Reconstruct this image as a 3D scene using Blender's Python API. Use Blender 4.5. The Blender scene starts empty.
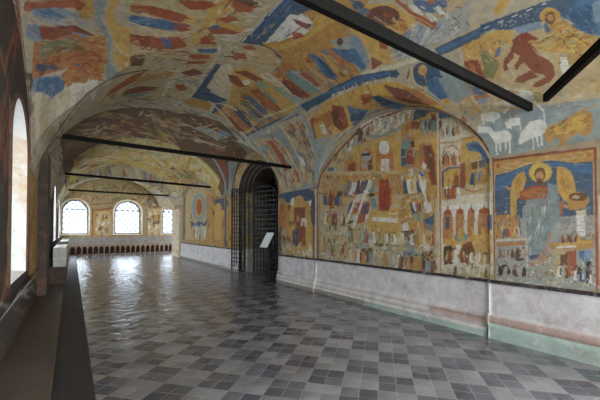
import bpy, bmesh, math, random
import numpy as np
from mathutils import Vector, Matrix
SC=bpy.context.scene; COL=SC.collection
rnd=random.Random(7)
# ---------------------------------------------------------------- vault shape
XL,XR=-0.62,5.15
ZS=2.66; BB=2.34
XC,XA=(XL+XR)/2,(XR-XL)/2
# cross vaults cut into the barrel: centre, half width, wall-arch top, inward rise, exponent
RIGHT=[(4.58,2.14,3.92,.30,1.8),(10.3,1.75,4.2,.27,2.3),(16.3,2.7,3.9,.30,2.2),(23.0,2.1,3.9,.3,2.2),(-1.9,2.4,3.98,.3,2.2)]
LEFT=[(11.9,2.3,3.9,.30,2.2),(17.7,2.4,3.9,.30,2.2),(23.3,1.7,3.9,.3,2.2),(-2.9,2.4,4.3,.25,2.3)]
def cross(x,Y,L,d):
    yc,hw,zw,sl,p=L
    s=np.clip(np.abs(Y-yc)/hw,0,1)
    k=(1-s**p)**(1/p)
    return np.where(s<1,ZS+(zw-ZS+sl*d)*k,-1.)
def ceil_z(x,Y):
    x=np.asarray(x,float);Y=np.asarray(Y,float)
    q=np.clip((x-XC)/XA,-1,1)
    z=ZS+BB*np.sqrt(1-q*q)
    for L in RIGHT: z=np.where(x>XC,np.maximum(z,cross(x,Y,L,XR-x)),z)
    for L in LEFT: z=np.where(x<XC,np.maximum(z,cross(x,Y,L,x-XL)),z)
    # the tall splayed cross vault over the near window
    d=np.maximum(x-XL,0)
    hw=np.where(Y>4.2,3.2+1.7*(1-np.exp(-d/.35)),3.2)
    s=np.clip(np.abs(Y-4.2)/hw,0,1)
    zz=ZS+(1.79+np.minimum(.9*d,.55))*(1-s**2.3)**(1/2.3)
    z=np.where((x<XC)&(s<1),np.maximum(z,zz),z)
    # transverse rib before the end bay
    rib=np.clip((Y-20.3)/.25,0,1)*np.clip((21.9-Y)/.25,0,1)
    zr=2.6+1.9*np.sqrt(np.clip(1-((x-2.2)/3.1)**2,0,1))
    return np.where(rib>0,z*(1-rib)+rib*np.minimum(z,zr),z)
# ---- fresco colours and shapes, in half centimetres on each surface
SKY=27.; SKYLOW=2.5; SKYCOL=(.83,.92,1.,1); EXPO=.12
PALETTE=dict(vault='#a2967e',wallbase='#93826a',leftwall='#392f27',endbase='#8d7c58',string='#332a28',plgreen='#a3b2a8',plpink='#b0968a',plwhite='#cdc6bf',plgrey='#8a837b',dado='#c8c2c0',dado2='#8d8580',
 ochre='#a37c45',gold='#b48f4c',sand='#ab9772',umber='#5f4632',pale='#bdb29b',rust='#934f36',red='#8c3a28',brick='#7a4332',blue='#4a647f',deep='#3b4f62',sky='#74838e',grey='#92928a',bluegrey='#7f8783',olive='#74734c',green='#838f78',white='#c6c2b5',flesh='#a98059',dark='#382c26',orange='#9f6840',cream='#bcae90',teal='#6c817c',plum='#573a38',yellow='#b59c52')
PAINT={}
GEN=('ochre','gold','sand','rust','blue','grey','pale','umber','olive','sky','cream','orange')
def paint_ceiling(cv):
    # weathered scenes over the whole vault first, the legible ones on top
    strokes(cv,0,8.24,-6,25,2600,.55,.11,1.2,[PAL[k] for k in GEN],5,.75,.5)
    play(cv,'C')  # umber mid bays, yellow far bays and pale pendentive carry shade and light as paint
def paint_wall(cv):
    strokes(cv,-6,1.1,.85,4.2,420,.34,.09,1.57,[PAL[k] for k in GEN],6,.8,.35)
    strokes(cv,9,20.8,.85,4.2,300,.4,.09,1.57,[PAL[k] for k in GEN],8,.6,.4)
    play(cv,'W')
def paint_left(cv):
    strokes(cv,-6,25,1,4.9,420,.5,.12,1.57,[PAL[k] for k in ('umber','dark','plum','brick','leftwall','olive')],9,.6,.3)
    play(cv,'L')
def paint_end(cv): play(cv,'E')
PAINT['W']='''
wallbase::516,531,463,525,236,511,233,173,519,140
sand::477,520,239,513,242,327,478,329
deep::471,479,431,483,381,498,331,499,285,484,249,483,250,332,473,335
blue::471,470,426,479,386,495,381,475,442,438,472,429
blue::344,495,285,481,251,477,251,449,293,468,344,483
~blue deep sky bluegrey deep:119,92,8.4,0.868,-3,8,-0.01177,0.000145,-0.001157,-0.01354:470,473,386,493,285,482,250,477,251,342,471,346
ochre::477,520,241,510,240,481,285,485,331,501,381,500,431,486,471,481
~sand ochre cream gold:44,92,8.4,1.116,-8,8,-0.01251,0.0001452,-0.001975,-0.01397:469,516,245,507,245,485,331,502,431,488,468,485
rust::457,502,459,498,463,497,467,499,469,504,467,508,463,510,458,507
orange::252,497,254,493,257,491,260,494,262,498,260,503,257,504,253,501
brick::477,519,403,517,404,525,478,527
brick::406,517,243,510,244,516,407,525
brick::478,524,476,334,473,334,474,524
brick::247,515,247,325,242,325,242,514
gold::395,480,410,474,425,456,431,425,431,346,418,345,414,401,398,428,390,457
ochre::395,478,403,467,406,434,416,407,421,441,410,469
~umber yellow gold ochre:34,92,8.4,0.744,100,8,-0.01274,0.0001449,-0.001203,-0.01408:403,473,423,447,430,346,417,351,411,423
gold::321,479,306,478,293,465,285,442,282,410,267,376,287,375,307,393,321,420
ochre::314,471,298,458,290,427,286,392,302,403,314,435
~umber yellow gold ochre:37,92,7,0.744,60,8,-0.01001,0.0001439,-0.0008863,-0.01248:314,471,298,458,284,412,275,381,302,398
rust::408,422,377,438,340,434,336,396,387,394,406,401
orange::404,417,376,431,345,428,343,401,387,399
~brick orange rust umber:27,92,5.6,0.868,15,20,-0.01165,0.000145,-0.0009664,-0.01346:403,422,345,429,341,398,396,400
bluegrey::391,400,338,401,342,441,321,433,315,394,318,333,399,334
grey::399,383,359,397,346,333,402,334
~sky grey teal bluegrey umber:40,92,11.2,0.992,100,10,-0.0111,0.0001447,-0.0005802,-0.01313:389,399,319,425,318,338,397,339
orange::317,389,307,393,310,363,315,343
gold::330,467,333,455,340,447,351,443,363,444,374,451,382,462,385,475,382,486,374,495,363,499,351,497,340,490,333,479
yellow::334,467,336,457,343,450,352,447,362,448,372,454,379,463,381,474,378,484,372,492,362,495,351,493,342,487,336,478
umber::345,464,346,456,350,449,355,446,361,447,366,451,370,459,371,467,370,475,366,482,361,485,355,484,349,479,346,472
flesh::349,461,352,452,358,449,365,454,368,463,365,472,358,475,352,470
umber::350,445,353,439,359,437,364,440,367,447,364,454,358,456,353,452
flesh::429,420,409,406,406,411,426,425
flesh::445,439,431,430,429,436,442,444
flesh::307,384,294,378,299,370,309,376
ochre::257,390,260,381,265,374,274,371,283,371,292,376,298,384,300,393,298,402,292,409,283,412,273,411,265,406,259,399
umber::259,398,261,393,266,390,274,388,282,389,289,392,295,396,297,401,295,405,289,409,282,410,273,409,266,407,261,402
sand::274,398,277,395,282,394,288,396,290,399,288,403,282,404,277,402
ochre::298,383,257,387,267,369,295,367
cream::283,364,263,368,262,332,279,332
grey::473,349,241,353,242,174,473,159
ochre::472,361,407,359,407,298,472,291
~ochre gold rust blue cream deep umber:68,92,4.76,1.736,90,25,-0.01284,0.0001446,-0.0001731,-0.01411:471,373,404,375,405,298,472,291
blue::418,331,407,331,403,301,421,299
cream::459,326,450,325,453,300,459,303
bluegrey::399,381,319,376,318,340,340,299,351,259,376,242,388,255,390,309
~sky grey teal bluegrey olive white:78,92,12.6,1.116,100,9,-0.01149,0.0001446,0.0002955,-0.01334:394,375,321,371,342,299,374,247,388,265
deep::386,247,360,254,365,241,384,236
orange:45:342,312,333,310,347,236,384,217,388,225,353,262
grey::472,285,395,293,394,183,472,168
cream::472,283,390,291,391,296,472,288
cream::394,295,393,193,389,193,389,295
orange::468,280,395,287,395,276,468,268
~rust umber grey olive bluegrey sand:51,92,5.6,1.984,20,40,-0.013,0.0001442,0.00132,-0.01416:468,264,394,271,395,188,470,174
dark::466,208,444,220,424,192,455,192
plum::423,244,400,254,399,233,421,230
~sand grey orange green white olive ochre:78,92,5.6,1.86,20,60,-0.0112,0.0001443,0.001025,-0.01316:391,222,338,258,317,182,394,189
ochre::337,284,251,296,250,275,284,268,338,267
gold::331,283,253,293,253,286,331,276
white::325,275,288,280,282,275,324,270
sand::333,267,304,270,305,204,332,201
rust::304,264,283,268,283,207,305,199
umber::316,255,301,257,302,227,315,226
blue::278,266,268,268,268,240,277,249
sky::268,267,253,271,252,196,269,194
dark::265,243,255,243,256,184,266,182
dark::286,229,276,232,271,203,285,202
~sand white grey pale umber ochre:68,92,4.76,1.488,70,50,-0.01001,0.0001433,0.001122,-0.01243:338,221,250,239,247,180,347,176
~deep gold ochre umber sand blue rust:68,92,2.24,1.24,80,40,-0.01015,0.0001438,2.698e-05,-0.01255:313,356,281,355,282,288,314,284
umber::310,289,264,296,264,298,310,292
umber::306,288,306,295,311,295,311,288
white::283,355,267,354,265,303,280,301
grey::282,344,266,345,266,346,282,345
grey::282,336,265,337,265,338,282,337
grey::281,328,265,329,265,330,281,329
grey::280,320,265,321,265,323,280,322
grey::280,312,265,314,265,315,280,314
~ochre sand rust grey:27,92,4.2,1.488,80,40,-0.009285,0.0001426,6.48e-05,-0.012:264,354,249,353,249,296,264,297
~grey pale white green:51,92,8.4,1.488,10,15,-0.01067,0.0001439,0.001372,-0.01283:471,179,243,202,243,176,473,160
rust::248,355,248,171,243,172,242,355
rust::478,386,476,163,474,164,475,386
pale::240,400,230,400,233,166,241,169
sand::1024,845,676,754,544,668,496,600,477,524,477,170,1027,135
pale::657,693,610,687,544,615,654,613
~umber grey pale sand teal flesh:44,92,3.08,1.488,10,40,-0.01694,0.0001406,-0.004348,-0.0163:650,687,576,661,547,619,650,633
umber::643,675,618,663,611,650,639,661
rust::659,612,596,609,597,612,659,616
rust::598,609,531,606,531,609,598,612
pale::653,609,577,600,578,529,651,534
rust::642,535,634,593,638,594,646,536
rust::636,591,603,594,604,598,638,594
rust::606,595,584,574,582,576,604,598
rust::586,576,584,536,581,535,582,576
~rust flesh grey pale umber ochre:30,92,2.24,1.24,90,40,-0.0173,0.0001396,-0.003132,-0.01645:640,593,587,586,588,531,640,536
gold::580,588,567,607,532,607,514,586,496,546,485,484,483,448,578,452
blue::561,593,523,591,502,559,488,526,483,475,494,491,508,530,526,558,554,569
deep::551,585,520,582,499,546,488,490,502,535,526,564
sand::511,536,513,528,518,521,526,518,534,520,541,525,546,533,548,543,546,552,541,558,533,561,525,559,518,554,513,546
gold::517,542,521,534,530,531,538,537,542,547,538,556,529,558,521,553
ochre::568,521,488,520,494,455,562,463
umber::545,527,526,530,525,505,542,507
blue::545,497,509,499,504,462,549,463
deep::523,529,505,532,503,508,518,507
sand::578,465,486,460,486,415,575,419
rust::566,446,540,433,538,436,565,449
rust::540,434,505,440,506,443,541,437
white::567,426,533,416,532,421,566,431
white::534,416,496,423,497,428,535,421
gold::644,519,584,520,581,458,644,462
deep::639,463,639,513,645,514,645,464
deep::641,509,619,521,623,526,645,514
deep::623,520,579,517,580,522,624,526
~rust brick ochre orange flesh umber:44,92,3.64,1.116,85,20,-0.01672,0.0001404,-0.001886,-0.01615:637,515,558,529,562,444,637,458
brick::601,497,585,494,584,417,609,419
brick::581,533,563,530,565,450,582,452
white::641,461,609,461,609,419,645,431
~grey white olive sand:23,92,2.8,1.488,60,50,-0.01808,0.0001376,-0.001536,-0.01678:642,465,605,461,607,415,648,422
sand::665,719,663,416,648,415,650,715
rust::479,531,477,393,475,393,477,531
pale::648,425,479,430,480,187,658,174
white::645,398,483,400,482,353,642,350
orange::642,354,636,380,623,390,612,379,606,353,608,274,644,273
orange::598,359,594,382,582,389,571,381,569,358,572,298,598,291
orange::559,358,555,380,546,389,536,379,535,355,540,298,560,298
orange::525,357,522,379,507,388,489,378,484,356,487,293,526,286
rust::636,377,623,387,613,377,613,369,636,369
rust::592,378,582,386,572,378,572,369,592,369
rust::554,377,546,386,538,377,538,369,554,368
rust::521,377,507,385,491,376,491,368,521,368
umber::622,389,622,397,625,397,625,389
umber::581,388,581,397,583,397,583,388
umber::545,388,545,398,548,398,548,388
umber::506,388,505,397,508,398,508,388
deep::633,360,619,360,620,317,632,317
blue::498,359,482,363,482,317,496,323
~orange ochre rust gold:78,92,5.6,1.24,90,8,-0.01624,0.0001409,-0.000285,-0.01588:640,364,487,371,487,293,641,273
gold::635,290,481,305,482,246,635,230
~ochre gold sand orange cream:61,92,4.76,1.736,60,40,-0.0164,0.0001404,0.0008403,-0.01593:639,286,484,299,485,240,639,226
teal::603,297,579,317,554,298,563,285,590,278
dark::641,260,614,267,590,233,607,206,641,199
brick::576,269,547,282,534,249,542,205,561,203,577,234
umber::573,259,544,267,538,230,567,222
white::597,268,580,271,577,243,593,239
~white grey pale sand umber:68,92,4.2,1.488,80,30,-0.01527,0.0001421,0.001136,-0.01536:639,226,485,246,483,193,643,186
brick::529,248,488,250,488,244,528,239
pale::650,359,649,194,643,194,644,358
ochre::966,702,816,737,655,709,649,469,967,504
gold::805,734,745,759,664,734,656,593,746,636
pale::966,788,893,795,815,785,745,757,755,729,805,717,893,713,966,717
~grey pale sand ochre white flesh bluegrey:68,92,4.725,1.674,-20,40,-0.02401,0.0001211,-0.006669,-0.01943:959,776,893,790,755,760,795,719,953,718
grey::968,711,888,707,891,718,972,723
grey::894,707,810,715,815,726,899,718
grey::814,714,779,726,786,736,822,724
white::967,721,891,720,892,724,968,726
white::893,720,813,725,815,729,895,724
deep::745,757,685,737,708,720,765,717,775,730
blue::664,734,607,691,656,697
brick::765,715,741,715,727,692,741,682,765,690
orange::795,714,765,717,765,690,795,689
grey::731,714,660,702,659,652,718,646
~deep umber olive grey sand:40,92,3.78,1.395,70,40,-0.02004,0.0001334,-0.005191,-0.01774:731,714,655,705,656,655,727,648
brick::685,733,668,732,663,664,664,653,683,658
gold::666,721,668,716,674,716,680,720,683,726,680,731,674,731,668,727
gold::765,665,656,639,656,578,765,615
~gold sand ochre cream:34,92,4.725,1.674,10,20,-0.02035,0.0001325,-0.004743,-0.01787:795,680,656,651,656,612,795,642
orange::941,659,923,683,891,687,859,667,846,635,841,490,954,503
white::868,652,871,641,879,634,890,631,902,634,913,641,921,652,924,663,921,674,913,681,902,683,889,681,878,673,871,663
~grey white pale:23,92,3.465,1.395,20,60,-0.02619,0.0001127,-0.00533,-0.02026:919,683,870,672,873,628,920,637
white::915,599,877,592,873,543,918,549
grey::898,595,899,548,894,547,894,594
orange::827,645,811,667,780,670,751,649,747,545,825,556
teal::814,646,795,659,765,652,761,618,766,553,817,558
deep::813,626,793,622,794,560,811,562
orange::780,622,756,625,754,567,781,572
dark::770,645,754,641,751,620,767,625
orange::736,621,713,633,689,623,673,596,666,471,674,472,728,551
brick::716,625,689,614,672,581,664,471,683,473,709,556
umber::709,616,689,604,670,487,690,521
umber::841,538,824,500,819,500,836,539
umber::829,534,852,498,847,496,824,532
white::781,542,761,543,757,489,776,487
blue::732,527,705,519,710,492,736,491
white::718,561,702,546,709,532,723,538
~white ochre rust sand gold grey:51,92,4.095,1.674,80,40,-0.02207,0.0001269,-0.002679,-0.01856:838,551,691,537,692,474,838,490
pale::656,701,576,657,577,606,652,615
ochre::967,504,657,470,660,171,969,152
sand::968,391,658,386,660,167,969,152
orange::930,500,849,491,855,404,943,399
brick::899,497,895,409,890,409,894,497
gold::961,400,818,393,818,308,962,297
~gold ochre yellow orange:51,92,6.301,1.395,5,15,-0.02457,0.000118,-0.0005223,-0.01953:961,400,818,393,818,303,962,297
white::961,377,828,381,826,361,958,355
teal::850,447,817,436,820,402,850,399
dark::967,471,940,471,940,462,965,460
umber::943,270,829,266,829,258,943,259
~umber dark white:17,92,4.095,1.256,90,6,-0.02589,0.0001128,0.001089,-0.02001:962,278,840,281,840,229,962,222
white::910,253,879,254,884,218,908,218
umber::919,303,922,265,916,265,914,303
umber::876,304,873,263,868,264,870,304
~grey sand cream white green olive pale:85,92,5.671,2.232,60,50,-0.0249,0.0001164,0.001785,-0.01962:962,250,808,257,809,172,962,166
ochre::817,436,666,440,667,270,808,248
~gold ochre sand green white rust cream blue deep:102,92,4.725,1.953,70,45,-0.02079,0.0001305,-0.00104,-0.01798:817,470,666,463,667,332,808,333
deep::762,399,733,399,731,377,757,376
deep::710,404,675,403,677,385,706,382
deep::718,352,675,371,680,309,711,316
blue::706,344,677,359,680,317,702,320
green::767,391,720,393,718,356,758,349
rust::715,432,690,434,691,407,710,406
white::810,340,782,346,779,316,808,312
umber::808,312,758,318,753,284,798,274
blue::803,240,744,247,749,178,809,176
bluegrey::798,278,753,275,735,219,788,207
sky::798,232,783,234,783,179,804,179
gold::753,308,697,316,695,269,744,264
pale::734,264,693,269,694,238,730,232
brick::725,236,680,248,678,177,729,173
plum::721,228,685,239,683,200,723,192
~pale grey sand flesh white umber:68,92,4.725,1.953,80,40,-0.01932,0.000134,0.001252,-0.01728:748,284,659,294,660,171,744,166
sand::662,474,667,167,653,169,649,472
cream::669,426,669,177,664,177,664,426
sand::1259,634,1159,723,1041,777,936,787,812,786,814,468,1314,517
pale::1034,780,936,785,812,777,812,717,925,696,1014,731
~grey pale sand ochre white umber bluegrey:78,92,5.356,1.674,-25,40,-0.02634,0.0001124,-0.006776,-0.02035:1020,771,817,775,817,718,937,703
bluegrey::999,711,909,688,908,701,998,724
bluegrey::913,688,806,701,812,713,920,702
umber::1069,744,1034,765,1000,727,994,687,1034,716
~umber olive ochre deep sand orange flesh:68,92,3.78,1.674,-40,40,-0.03295,8.332e-05,-0.006452,-0.02273:1225,650,1069,744,987,696,1014,672,1160,618
deep::1055,760,1034,763,1021,732,1041,732
gold::1084,681,937,694,812,683,814,468,1129,499
ochre::1129,633,1070,643,1035,490,1129,499
orange::1114,626,1087,634,1049,610,1042,490,1114,497
brick::1106,609,1063,617,1056,492,1107,497
orange::1035,622,1021,659,990,667,960,644,953,547,1035,558
grey::1025,645,994,657,965,634,973,578,1021,581
dark::1021,646,972,643,972,630,1021,635
umber::988,609,965,613,962,567,986,569
orange::937,633,927,668,895,682,865,655,850,617,844,471,938,480
white::868,642,871,631,878,622,889,619,902,621,913,629,921,640,924,654,921,666,913,674,901,678,889,675,878,667,871,655
~grey white pale:23,92,3.78,1.395,20,60,-0.0262,0.0001127,-0.005286,-0.02026:919,671,872,661,873,621,919,630
white::911,604,872,598,870,545,914,553
grey::893,601,894,549,889,548,889,601
gold::1028,567,938,564,938,480,1035,490
~white sand gold orange cream:44,92,5.356,1.674,85,30,-0.02903,0.0001007,-0.00375,-0.02129:1092,566,926,553,926,479,1085,495
white::1035,539,1001,554,1022,498,1049,491
blue::1251,621,1205,614,1200,565,1260,573
deep::1176,567,1141,568,1137,500,1173,503
~ochre sand blue umber cream rust:51,92,4.095,1.674,85,25,-0.03628,6.648e-05,-0.004353,-0.0238:1277,592,1129,582,1129,499,1286,514
sand::1313,613,813,541,816,190,1314,176
ochre::1295,588,813,532,814,455,1295,464
~ochre orange umber gold sand blue grey:85,92,5.356,1.953,85,30,-0.03641,6.569e-05,-0.003495,-0.02383:1304,589,1129,566,1129,411,1305,408
rust::1239,493,1200,494,1201,419,1243,416
dark::1179,498,1148,500,1148,432,1184,429
grey::1305,402,1145,406,1145,380,1305,380
dark::1243,353,1196,358,1189,323,1239,315
deep::1234,356,1209,358,1201,334,1229,328
~sand olive grey ochre teal pale cream:102,92,4.725,1.953,80,50,-0.03587,6.774e-05,0.001191,-0.02356:1305,380,1114,379,1115,185,1305,182
brick::1229,242,1196,248,1196,192,1226,190
umber::1251,273,1220,239,1213,242,1244,276
umber::1200,287,1214,241,1206,241,1192,286
brick::1114,543,1077,539,1073,478,1107,471
umber::1114,512,1067,497,1070,466,1107,469
orange::1063,537,1001,529,995,480,1056,481
pale::1056,476,1008,477,963,402,996,347,1022,366,1071,348
white::1049,451,1026,454,1064,348,1085,358
white::989,404,970,398,996,351,1009,356
deep::1049,426,1002,443,1002,395,1043,387
blue::1042,421,1008,433,1005,404,1040,396
rust::1043,382,995,394,1002,351,1050,342
dark::1115,359,1064,358,1071,313,1107,313
white::1108,336,1069,341,1070,345,1109,340
dark::982,470,950,469,944,455,978,455
orange::932,521,851,511,857,415,926,412
brick::895,517,893,425,889,425,890,517
teal::973,455,938,447,939,401,966,393
gold::970,403,814,399,815,292,970,280
~gold ochre yellow sand orange:68,92,6.301,1.535,3,15,-0.02667,0.0001101,-0.000836,-0.02035:966,402,816,399,817,292,964,282
white::953,379,830,383,827,359,951,357
umber::945,262,826,260,826,251,945,249
~umber dark white:17,92,4.095,1.256,90,6,-0.02483,0.0001167,0.001337,-0.01959:939,272,820,271,826,224,939,221
white::903,250,883,251,890,218,906,219
umber::924,305,920,262,914,262,918,306
umber::874,306,878,259,872,259,868,306
bluegrey::1027,294,974,299,979,242,1032,240
grey::1036,249,1003,260,1003,222,1030,211
umber::1023,235,958,243,967,177,1003,176
~sand grey cream pale green olive white:102,92,5.356,2.232,60,50,-0.02994,9.598e-05,0.001083,-0.02153:1176,349,815,284,816,190,1177,180
~ochre sand pale:68,92,4.725,1.674,80,40,-0.03139,8.964e-05,-6.61e-05,-0.02207:1193,392,964,346,990,261,1185,233
umber::1355,621,1340,166,1325,167,1340,619
rust::1382,538,1321,532,1321,536,1382,543
brick::1332,150,1332,521,1345,522,1346,149
brick::1333,516,1298,592,1311,595,1346,519
brick::1302,587,1220,652,1230,658,1313,593
brick::1224,649,1148,695,1157,702,1233,656
brick::1152,693,1069,732,1076,739,1160,700
brick::1073,731,990,761,996,768,1079,738
brick::994,760,907,771,911,778,999,767
brick::912,771,832,769,835,776,914,778
brick::836,769,777,768,779,775,838,776
brick::781,769,722,758,723,764,782,775
brick::726,760,671,739,671,744,725,765
brick::675,741,627,715,626,720,673,746
brick::631,718,583,676,580,680,628,721
brick::586,679,545,634,542,637,582,682
brick::547,637,518,597,514,599,543,639
brick::519,599,495,555,491,557,515,601
brick::496,558,478,522,474,524,492,559
~grey pale sand white:102,92,6.3,1.86,8,10,-0.02388,0.00012,0.002087,-0.0192:1331,203,816,195,483,190,483,166,651,165,1331,163
wallbase::1741,558,1338,535,1339,152,1740,174
ochre::1729,533,1426,528,1426,177,1728,193
deep::1648,520,1445,513,1435,395,1626,413
~ochre deep rust umber gold blue grey brick:102,92,7,2.17,80,25,-0.05088,-1.745e-05,-0.0004047,-0.0281:1729,533,1347,515,1347,187,1728,193
gold::1487,462,1492,451,1507,442,1529,438,1554,439,1577,446,1593,457,1599,470,1593,482,1577,491,1554,494,1529,492,1507,485,1492,475
flesh::1512,458,1520,446,1542,441,1563,448,1572,462,1563,475,1542,479,1520,472
rust::1604,435,1492,435,1482,271,1615,268
umber::1512,414,1454,401,1454,229,1502,226
cream::1670,326,1604,337,1604,280,1659,267
deep::1399,494,1347,494,1347,340,1390,341
brick::1745,546,1333,529,1335,540,1748,559
brick::1433,530,1433,169,1419,170,1419,529
~ochre gold sand grey olive:120,55,14,4,0,20,-0.02931,9.951e-05,-0.003386,-0.02139:1289,554,1154,688,1024,750,646,673,650,182,1290,176
deep::1281,437,1286,458,1288,482,1276,487,1261,482,1256,459,1248,438
blue::1274,484,1260,481,1252,453,1255,441,1266,455
umber::1277,495,1272,493,1271,489,1276,486,1281,489,1282,493
umber::1248,435,1250,459,1247,485,1232,489,1217,482,1215,456,1215,433
rust::1234,486,1248,484,1252,452,1245,438,1236,455
umber::1232,498,1227,496,1227,491,1232,489,1238,491,1238,496
deep::1203,432,1199,453,1195,475,1181,478,1171,472,1168,449,1169,429
blue::1180,476,1168,471,1168,443,1175,432,1181,448
umber::1180,487,1176,484,1176,480,1181,478,1186,481,1185,485
ochre::1167,427,1171,448,1171,470,1160,475,1148,470,1140,448,1139,427
blue::1161,472,1172,469,1171,442,1164,430,1159,445
umber::1161,483,1156,481,1156,477,1160,474,1165,477,1165,481
cream::1287,346,1284,369,1272,394,1254,397,1241,390,1246,364,1253,341
umber::1253,394,1241,388,1246,357,1257,345,1261,363
umber::1251,407,1247,403,1248,398,1254,397,1259,400,1257,405
ochre::1245,340,1249,366,1246,394,1233,400,1216,394,1211,366,1209,341
rust::1231,397,1215,393,1208,359,1215,344,1226,362
umber::1234,411,1228,408,1228,403,1233,400,1239,403,1240,408
umber::1220,338,1219,363,1212,390,1198,394,1182,388,1181,361,1182,337
rust::1196,391,1182,386,1180,354,1188,341,1196,358
umber::1197,404,1192,401,1192,396,1198,394,1203,397,1203,402
umber::1156,336,1154,356,1151,379,1138,383,1128,378,1127,355,1127,334
cream::1139,381,1152,378,1158,351,1153,338,1144,353
umber::1137,391,1133,389,1133,385,1138,383,1142,385,1142,390
ochre::1306,202,1306,230,1296,261,1279,267,1263,261,1260,230,1266,203
sand::1281,264,1299,260,1307,222,1300,206,1288,226
umber::1278,279,1272,275,1272,270,1279,267,1285,270,1284,276
grey::1269,198,1269,221,1260,248,1247,254,1233,249,1231,223,1231,200
ochre::1245,251,1231,247,1229,216,1236,203,1245,219
umber::1247,263,1241,261,1241,256,1247,253,1252,256,1252,261
sand::1214,195,1214,219,1210,246,1198,252,1183,247,1178,221,1177,198
olive::1200,249,1214,244,1217,212,1209,199,1201,216
umber::1199,262,1193,259,1193,254,1198,251,1204,254,1204,259
rust::1165,195,1158,221,1142,248,1125,252,1114,244,1121,216,1129,192
sand::1125,249,1113,242,1122,209,1134,196,1136,215
umber::1121,262,1117,258,1119,253,1125,251,1130,255,1128,260
sand::1168,662,1165,678,1155,693,1146,694,1139,688,1142,670,1144,655
flesh::1145,692,1137,686,1141,665,1148,658,1150,671
umber::1144,700,1141,697,1142,694,1146,693,1149,696,1148,699
grey::1140,672,1135,690,1123,707,1111,707,1102,699,1108,680,1113,662
sand::1113,706,1124,707,1136,685,1135,673,1123,683
umber::1108,714,1105,711,1106,707,1111,707,1114,710,1113,714
white::1113,680,1109,697,1101,714,1090,714,1082,707,1083,688,1088,672
deep::1092,713,1102,713,1111,692,1108,682,1099,691
umber::1088,720,1085,718,1086,714,1090,714,1093,717,1092,720
grey::1097,692,1090,707,1080,723,1070,723,1063,716,1065,697,1072,682
white::1072,722,1082,723,1093,703,1092,693,1081,701
umber::1067,729,1064,726,1066,723,1070,723,1073,726,1071,729
grey::1064,699,1059,716,1047,732,1037,732,1030,725,1035,706,1038,689
deep::1037,730,1028,723,1034,701,1043,693,1044,707
umber::1035,739,1032,736,1033,732,1037,732,1040,735,1039,739
umber::1043,708,1040,725,1029,742,1019,742,1011,735,1012,715,1016,698
umber::1020,740,1031,741,1040,720,1038,709,1029,718
umber::1016,749,1013,745,1015,742,1019,742,1022,745,1021,748
sand::1018,716,1012,731,1004,747,993,746,987,739,991,722,997,707
flesh::992,743,985,737,992,717,1000,711,1000,723
umber::990,751,988,748,989,745,993,745,995,748,994,751
deep::993,723,989,737,985,753,977,753,969,747,969,730,971,716
flesh::976,751,969,746,970,726,975,719,978,731
umber::976,759,973,757,974,753,977,753,980,755,979,759
flesh::973,730,972,746,971,764,963,766,953,760,952,742,949,725
flesh::964,764,972,763,973,742,968,731,964,742
umber::963,773,960,770,960,767,963,766,966,768,966,772
grey::950,740,951,755,952,772,945,774,937,770,931,752,928,737
white::945,773,953,772,951,751,946,742,943,752
umber::946,781,943,779,942,775,945,774,948,776,948,780
white::933,741,935,759,931,776,921,777,913,771,911,751,913,735
ochre::922,776,931,775,935,754,931,743,925,753
umber::921,784,918,781,918,778,921,777,924,780,924,783
grey::899,734,905,752,906,770,899,773,891,768,883,749,881,732
sand::899,771,907,769,904,747,898,737,896,748
umber::900,780,897,778,896,774,899,773,902,775,903,779
grey::884,736,882,751,879,768,871,769,864,763,862,745,864,730
sand::871,767,863,762,862,740,866,733,871,745
umber::871,775,868,773,868,769,871,769,874,771,874,775
grey::860,733,861,747,857,761,851,762,845,758,843,742,841,727
white::851,761,858,761,861,743,857,734,853,743
umber::850,768,848,766,848,763,851,762,853,764,853,767
ochre::844,732,842,747,840,764,831,765,823,759,823,742,822,726
white::830,763,823,758,822,737,826,729,830,742
umber::831,772,828,769,828,766,831,765,834,768,834,771
pale::814,727,816,742,813,758,807,760,800,754,797,737,797,723
grey::808,758,815,758,816,738,812,729,808,738
umber::807,766,804,763,804,760,807,759,810,762,810,765
ochre::793,724,795,738,796,753,790,755,783,751,779,735,777,722
ochre::789,754,783,750,778,731,780,724,786,735
umber::791,761,789,759,788,756,790,755,793,757,793,760
flesh::774,724,772,737,767,751,761,752,755,746,756,731,758,718
grey::760,750,754,745,756,727,761,721,763,732
umber::760,757,758,755,758,752,761,752,763,754,762,757
teal::734,678,734,692,732,708,725,710,719,705,718,688,717,673
brick::726,708,733,708,735,688,732,679,727,689
umber::725,716,723,714,723,710,725,710,728,712,728,715
teal::710,671,710,685,708,700,703,702,696,697,695,682,695,668
deep::704,701,710,700,711,682,708,673,704,682
umber::703,708,701,706,701,703,703,702,705,704,705,707
umber::695,668,695,683,692,698,685,699,679,694,679,678,679,664
deep::684,697,678,693,678,673,681,666,685,677
umber::685,705,682,702,682,699,685,699,687,701,687,704
teal::685,665,686,681,682,697,676,699,669,694,667,676,666,661
teal::675,697,668,693,667,672,670,664,674,676
umber::676,705,673,703,673,700,676,699,678,701,678,704
deep::662,661,659,675,655,690,648,690,642,685,644,669,645,654
brick::649,689,656,689,661,671,659,662,653,670
umber::647,696,645,694,645,691,648,690,650,693,650,696
deep::1129,475,1123,503,1112,534,1093,536,1081,526,1084,495,1091,467
teal::1096,533,1113,532,1128,496,1124,478,1108,496
gold::1089,551,1080,546,1078,539,1083,533,1094,533,1103,538,1106,546,1100,551
flesh::1090,547,1085,543,1087,537,1093,535,1099,540,1097,546
white::1108,475,1103,501,1091,529,1076,532,1062,522,1069,494,1068,468
orange::1079,529,1094,528,1106,494,1102,478,1089,495
gold::1073,546,1064,541,1062,535,1067,529,1077,529,1085,533,1088,540,1082,546
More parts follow.
